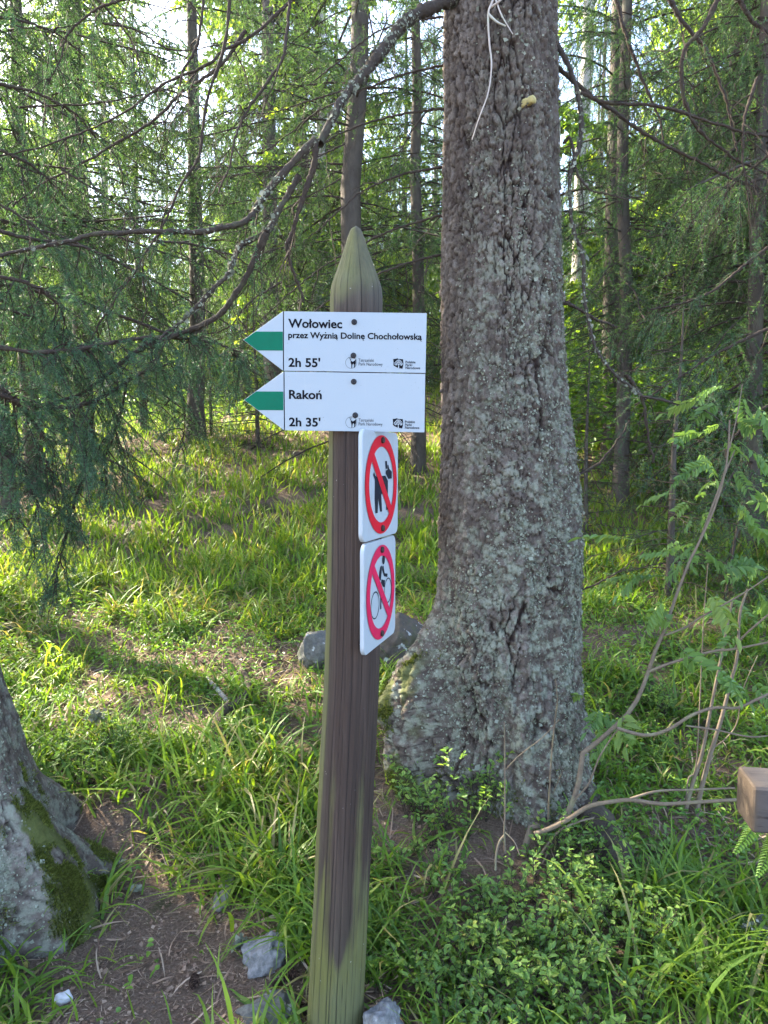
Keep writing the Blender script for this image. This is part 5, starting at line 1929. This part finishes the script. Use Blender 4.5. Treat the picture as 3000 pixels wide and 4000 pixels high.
foot = G(2050, 3350)
ROW = empty('rowan_sapling', foot, 0, 'bent rowan sapling rising from a hooked foot in front of the big trunk', 'rowan sapling')
d0 = foot[1]
f3 = lambda l, a, b2: pp(l, a, b2)
main = f3([(2045, 3345), (2062, 3270), (2085, 3225), (2140, 3235), (2185, 3215), (2230, 3150), (2262, 3050), (2275, 2950), (2288, 2935), (2390, 2850), (2470, 2765), (2520, 2660), (2560, 2540), (2600, 2450), (2640, 2330), (2690, 2200), (2730, 2120), (2800, 1960), (2840, 1800), (2850, 1640)], d0, 2.35)
stems(ROW, 'stem', [
    (main, .0150, .0035),
    (f3([(2090, 3255), (2140, 3240), (2220, 3200), (2300, 3150), (2400, 3130), (2470, 3125), (2580, 3140), (2700, 3135), (2860, 3125), (3050, 3120)], d0 - .03, 2.1), .010, .0065),
    (f3([(2462, 3120), (2570, 3090), (2700, 3085), (2870, 3078)], 2.12, 2.1), .0055, .0035),
    (f3([(2410, 2845), (2520, 2872), (2610, 2850), (2700, 2795), (2790, 2765), (2880, 2765), (2960, 2730), (3050, 2690)], 2.2, 2.1), .0075, .005),
    (f3([(2680, 2835), (2790, 2850), (2930, 2878), (3050, 2868)], 2.16, 2.1), .004, .003),
    (f3([(2530, 2625), (2620, 2590), (2780, 2545), (2870, 2535), (3020, 2505)], 2.26, 2.15), .006, .004),
    (f3([(2868, 2535), (2910, 2480), (2990, 2410), (3060, 2350)], 2.2, 2.1), .0045, .003),
    (f3([(2600, 2480), (2680, 2450), (2740, 2410), (2900, 2320), (3020, 2240)], 2.3, 2.2), .0050, .003),
    (f3([(2050, 3450), (2110, 3340), (2180, 3250), (2260, 3210), (2320, 3195)], d0 - .06, d0), .005, .004),
    (f3([(2240, 3130), (2300, 3060), (2340, 2960), (2390, 2880), (2415, 2850)], d0, 2.22), .004, .003),
    (f3([(2140, 3220), (2145, 3120), (2155, 2950), (2170, 2800), (2178, 2740), (2170, 2650)], d0 + .02, 2.0), .0042, .0015),
    (f3([(2160, 3100), (2190, 3030), (2200, 3010)], d0 + .02, 2.0), .002, .001),
    (f3([(2730, 2120), (2760, 2040), (2800, 1930), (2840, 1830), (2870, 1760)], 2.35, 2.4), .005, .0028),
    (f3([(2850, 1750), (2880, 1620), (2900, 1500)], 2.36, 2.4), .003, .0018),
], M_ROWBARK)
bb = empty('young_rowan', G(2760, 3190), 0, 'pair of upright slender rowan stems behind the beam end', 'rowan sapling')
stems(bb, 'stem', [
    (f3([(2662, 3240), (2700, 3080), (2740, 2950), (2770, 2800), (2800, 2650), (2830, 2500), (2860, 2350)], 2.55, 2.6), .0095, .005),
    (f3([(2712, 3225), (2740, 3080), (2780, 2930), (2820, 2800), (2850, 2680), (2880, 2560), (2890, 2400), (2920, 2300)], 2.55, 2.6), .0115, .005),
    (f3([(2680, 3120), (2690, 3040), (2720, 2980), (2740, 2600), (2750, 2400), (2770, 2150)], 2.6, 2.7), .004, .002),
    (f3([(2790, 2920), (2840, 2880), (2880, 2820), (2900, 2700), (2960, 2560)], 2.6, 2.6), .003, .002),
], M_ROWBARK)
bs = empty('leafless_sapling', G(1865, 3330), 0, 'leafless twig sapling standing straight before the big trunk', 'sapling')
stems(bs, 'stem', [
    (f3([(1972, 3330), (1970, 3240), (1972, 3180), (1972, 2950), (1970, 2820)], 2.15, 2.1), .0042, .0022),
    (f3([(1972, 3260), (1950, 3290), (1938, 3340), (1935, 3400)], 2.15, 2.12), .0045, .004),
    (f3([(1972, 3010), (2030, 2950), (2120, 2880), (2185, 2810)], 2.12, 2.05), .0025, .0013),
    (f3([(1972, 3250), (2010, 3290), (2030, 3340)], 2.15, 2.1), .003, .002),
], M_ROWBARK)


# compound leaves at the ends and along the upper stems
LF = [(2500, 2250, 2.3, 3.0), (2480, 2110, 2.3, 2.6), (2540, 2230, 2.3, 3.4), (2600, 2250, 2.3, 2.9), (2620, 2330, 2.25, 3.3), (2690, 2190, 2.3, 2.4), (2750, 2150, 2.3, .6), (2790, 2230, 2.28, .2), (2830, 2150, 2.3, -.2),
      (2880, 2050, 2.3, .1), (2900, 1990, 2.35, .5), (2940, 2080, 2.25, -.3), (2960, 2200, 2.2, -.5), (2860, 1940, 2.35, -.4), (2850, 1830, 2.38, .3), (2790, 1780, 2.38, 2.5), (2820, 1720, 2.38, .8), (2870, 1640, 2.38, .2),
      (2830, 1560, 2.38, 2.4), (2890, 1530, 2.4, .9), (2760, 1560, 2.4, 2.9), (2920, 1560, 2.4, -.3), (2640, 1930, 2.35, 3.0), (2700, 1960, 2.35, 2.2), (2740, 1820, 2.4, 2.8), (2880, 1720, 2.38, -.2), (2940, 1760, 2.36, .1),
      (2960, 1860, 2.34, -.2), (2980, 1960, 2.3, .3), (2920, 2280, 2.2, -.5), (2970, 2330, 2.15, .0), (2740, 2300, 2.3, -1.0), (2660, 2440, 2.2, 2.0), (2640, 2500, 2.25, -1.2), (2780, 2590, 2.2, -.8), (2800, 2620, 2.2, -1.3), (2870, 2470, 2.2, 1.2), (2990, 2440, 2.1, .4),
      (2920, 2640, 2.2, -.2), (2430, 2780, 2.2, 1.8), (2960, 1640, 2.4, .2), (2990, 1580, 2.4, -.4)]
for i, (px, py, Y, az) in enumerate(LF):
    put_leaf(ROW, P3(px, py, Y), az + gr.normal(0, .3), gr.uniform(-.2, .8), gr.normal(0, .8), gr.uniform(.6, 1.15))
for i in range(34):
    px, py = gr.uniform(2640, 3080), gr.uniform(1500, 2420)
    if py > 2350 and px < 2750:
        continue
    put_leaf(bb, P3(px, py, gr.uniform(2.45, 2.75)), gr.uniform(0, 6.28), gr.uniform(-.2, .9), gr.normal(0, .9), gr.uniform(.5, 1.0))
for px, py in [(2280, 2720), (2300, 2770), (2350, 2760), (2390, 2830), (2420, 2900), (2470, 2880), (2370, 2820)]:
    put_leaf(ROW, P3(px, py, 2.45), gr.uniform(0, 6.28), gr.uniform(-.1, .4), gr.normal(0, .4), .85)

# ------------------------------------------------------------------ fern and beam end at the right edge
fe = empty('fern', G(3000, 3500), 0, 'small fern frond drooping under the beam end', 'fern')
for q, (a, b2) in enumerate([((3060, 3180), (2870, 3330)), ((3090, 3240), (2960, 3420)), ((3100, 3150), (2900, 3230))]):
    C = catmull([P3(*a, 1.75), (P3(*a, 1.75) + P3(*b2, 1.7)) / 2 + [0, 0, .03], P3(*b2, 1.68)], 26)
    g_ = Geo()
    g_.add(*tubes(C[None], np.linspace(.0015, .0006, 26)[None], 4), .3)
    for i in range(1, 26):
        tdir = unit(C[i] - C[i - 1])
        sd = unit(np.cross(tdir, [0, 0, 1.0]))
        for sg in (-1, 1):
            ll = .055 * (1 - i / 27) ** .8
            V, F = leaves(C[i][None], (sd * sg + tdir * .35 + [0, 0, -.25])[None], np.array([0, 0, 1.0]), np.array([ll]), .009, .15, .15)
            g_.add(V, F, .35 + .2 * ((i * 7 + sg) % 3) / 3)
    g_.part('frond', M_HERB, fe)


def make_beam():
    """squared rail end with chamfered arrises"""
    Y0 = 1.55
    face = [(2865, 2975), (2862, 3115), (2880, 3165), (2945, 3255), (3010, 3262)]
    m, nt = nodes_of('weathered_beam_wood')
    gr_ = noise(nt, 30, 6, .65, (.12, 1, 1), .6)
    end = noise(nt, 60, 5, .7)
    c = mix(nt, gr_, (.036, .030, .026), (.105, .09, .08))
    c = mix(nt, sstep(nt, noise(nt, 70, 3, .5, (.05, 1, 1)), .62, .68), c, (.03, .025, .022))
    c = mix(nt, attr(nt, 'end'), c, mix(nt, end, (.055, .038, .025), (.12, .088, .06)))
    finish(nt, c, .85, gr_, .7, .004, .2)
    dirx = unit(np.array([1.0, -.17, .01]))
    a_ = unit(np.cross([0, 0, 1.0], dirx))
    hw, hh, bv = .056, .052, .005
    sec = [(-hw, hh - bv), (-hw + bv, hh), (hw - bv, hh), (hw, hh - bv), (hw, -hh + bv), (hw - bv, -hh), (-hw + bv, -hh), (-hw, -hh + bv)]
    p0 = P3(2942, 3165, 1.5) + a_ * hw
    ds = np.concatenate([[0, .004], np.linspace(.012, 1.4, 60)])
    rings = []
    for q, d in enumerate(ds):
        k = .94 if q == 0 else 1
        for u, w in sec:
            rings.append(p0 + dirx * d + a_ * u * k + np.array([0, 0, w * k]) + (0 if q < 1 else .0012 * fbm(np.array(d * 9), np.array(u * 40), np.array(w * 40), 3, 77)))
    V = np.array(rings)
    n = len(sec)
    nd_ = len(ds)
    F = [(q * n + i, (q + 1) * n + i, (q + 1) * n + (i + 1) % n, q * n + (i + 1) % n) for q in range(nd_ - 1) for i in range(n)]
    cap = [tuple(range(n))]
    at = np.zeros(len(V)); at[:2 * n] = 1; at[2 * n:3 * n] = .3
    ee = empty('bench_beam', p0 + dirx * .7, 0, 'weathered squared beam end jutting in at the right edge', 'beam')
    part('rail', V, [np.array(F), np.array(cap)], m, ee, attrs={'end': at})
    # the post that carries it, outside the picture
    q = p0 + dirx * .75
    zb = float(H(q[0], q[1]))
    C = np.array([[q[0], q[1] + .115, z] for z in np.linspace(zb - .1, q[2] + .1, 8)])
    V, F = tubes(C[None], np.full((1, 8), .05), 16)
    part('support_post', V, [F, np.array([list(range(7 * 16, 8 * 16))])], plain_bark('support_wood', (.09, .07, .06), (.2, .17, .15), 30, (1, 1, .1), .003), ee, smooth_shade=True)


make_beam()
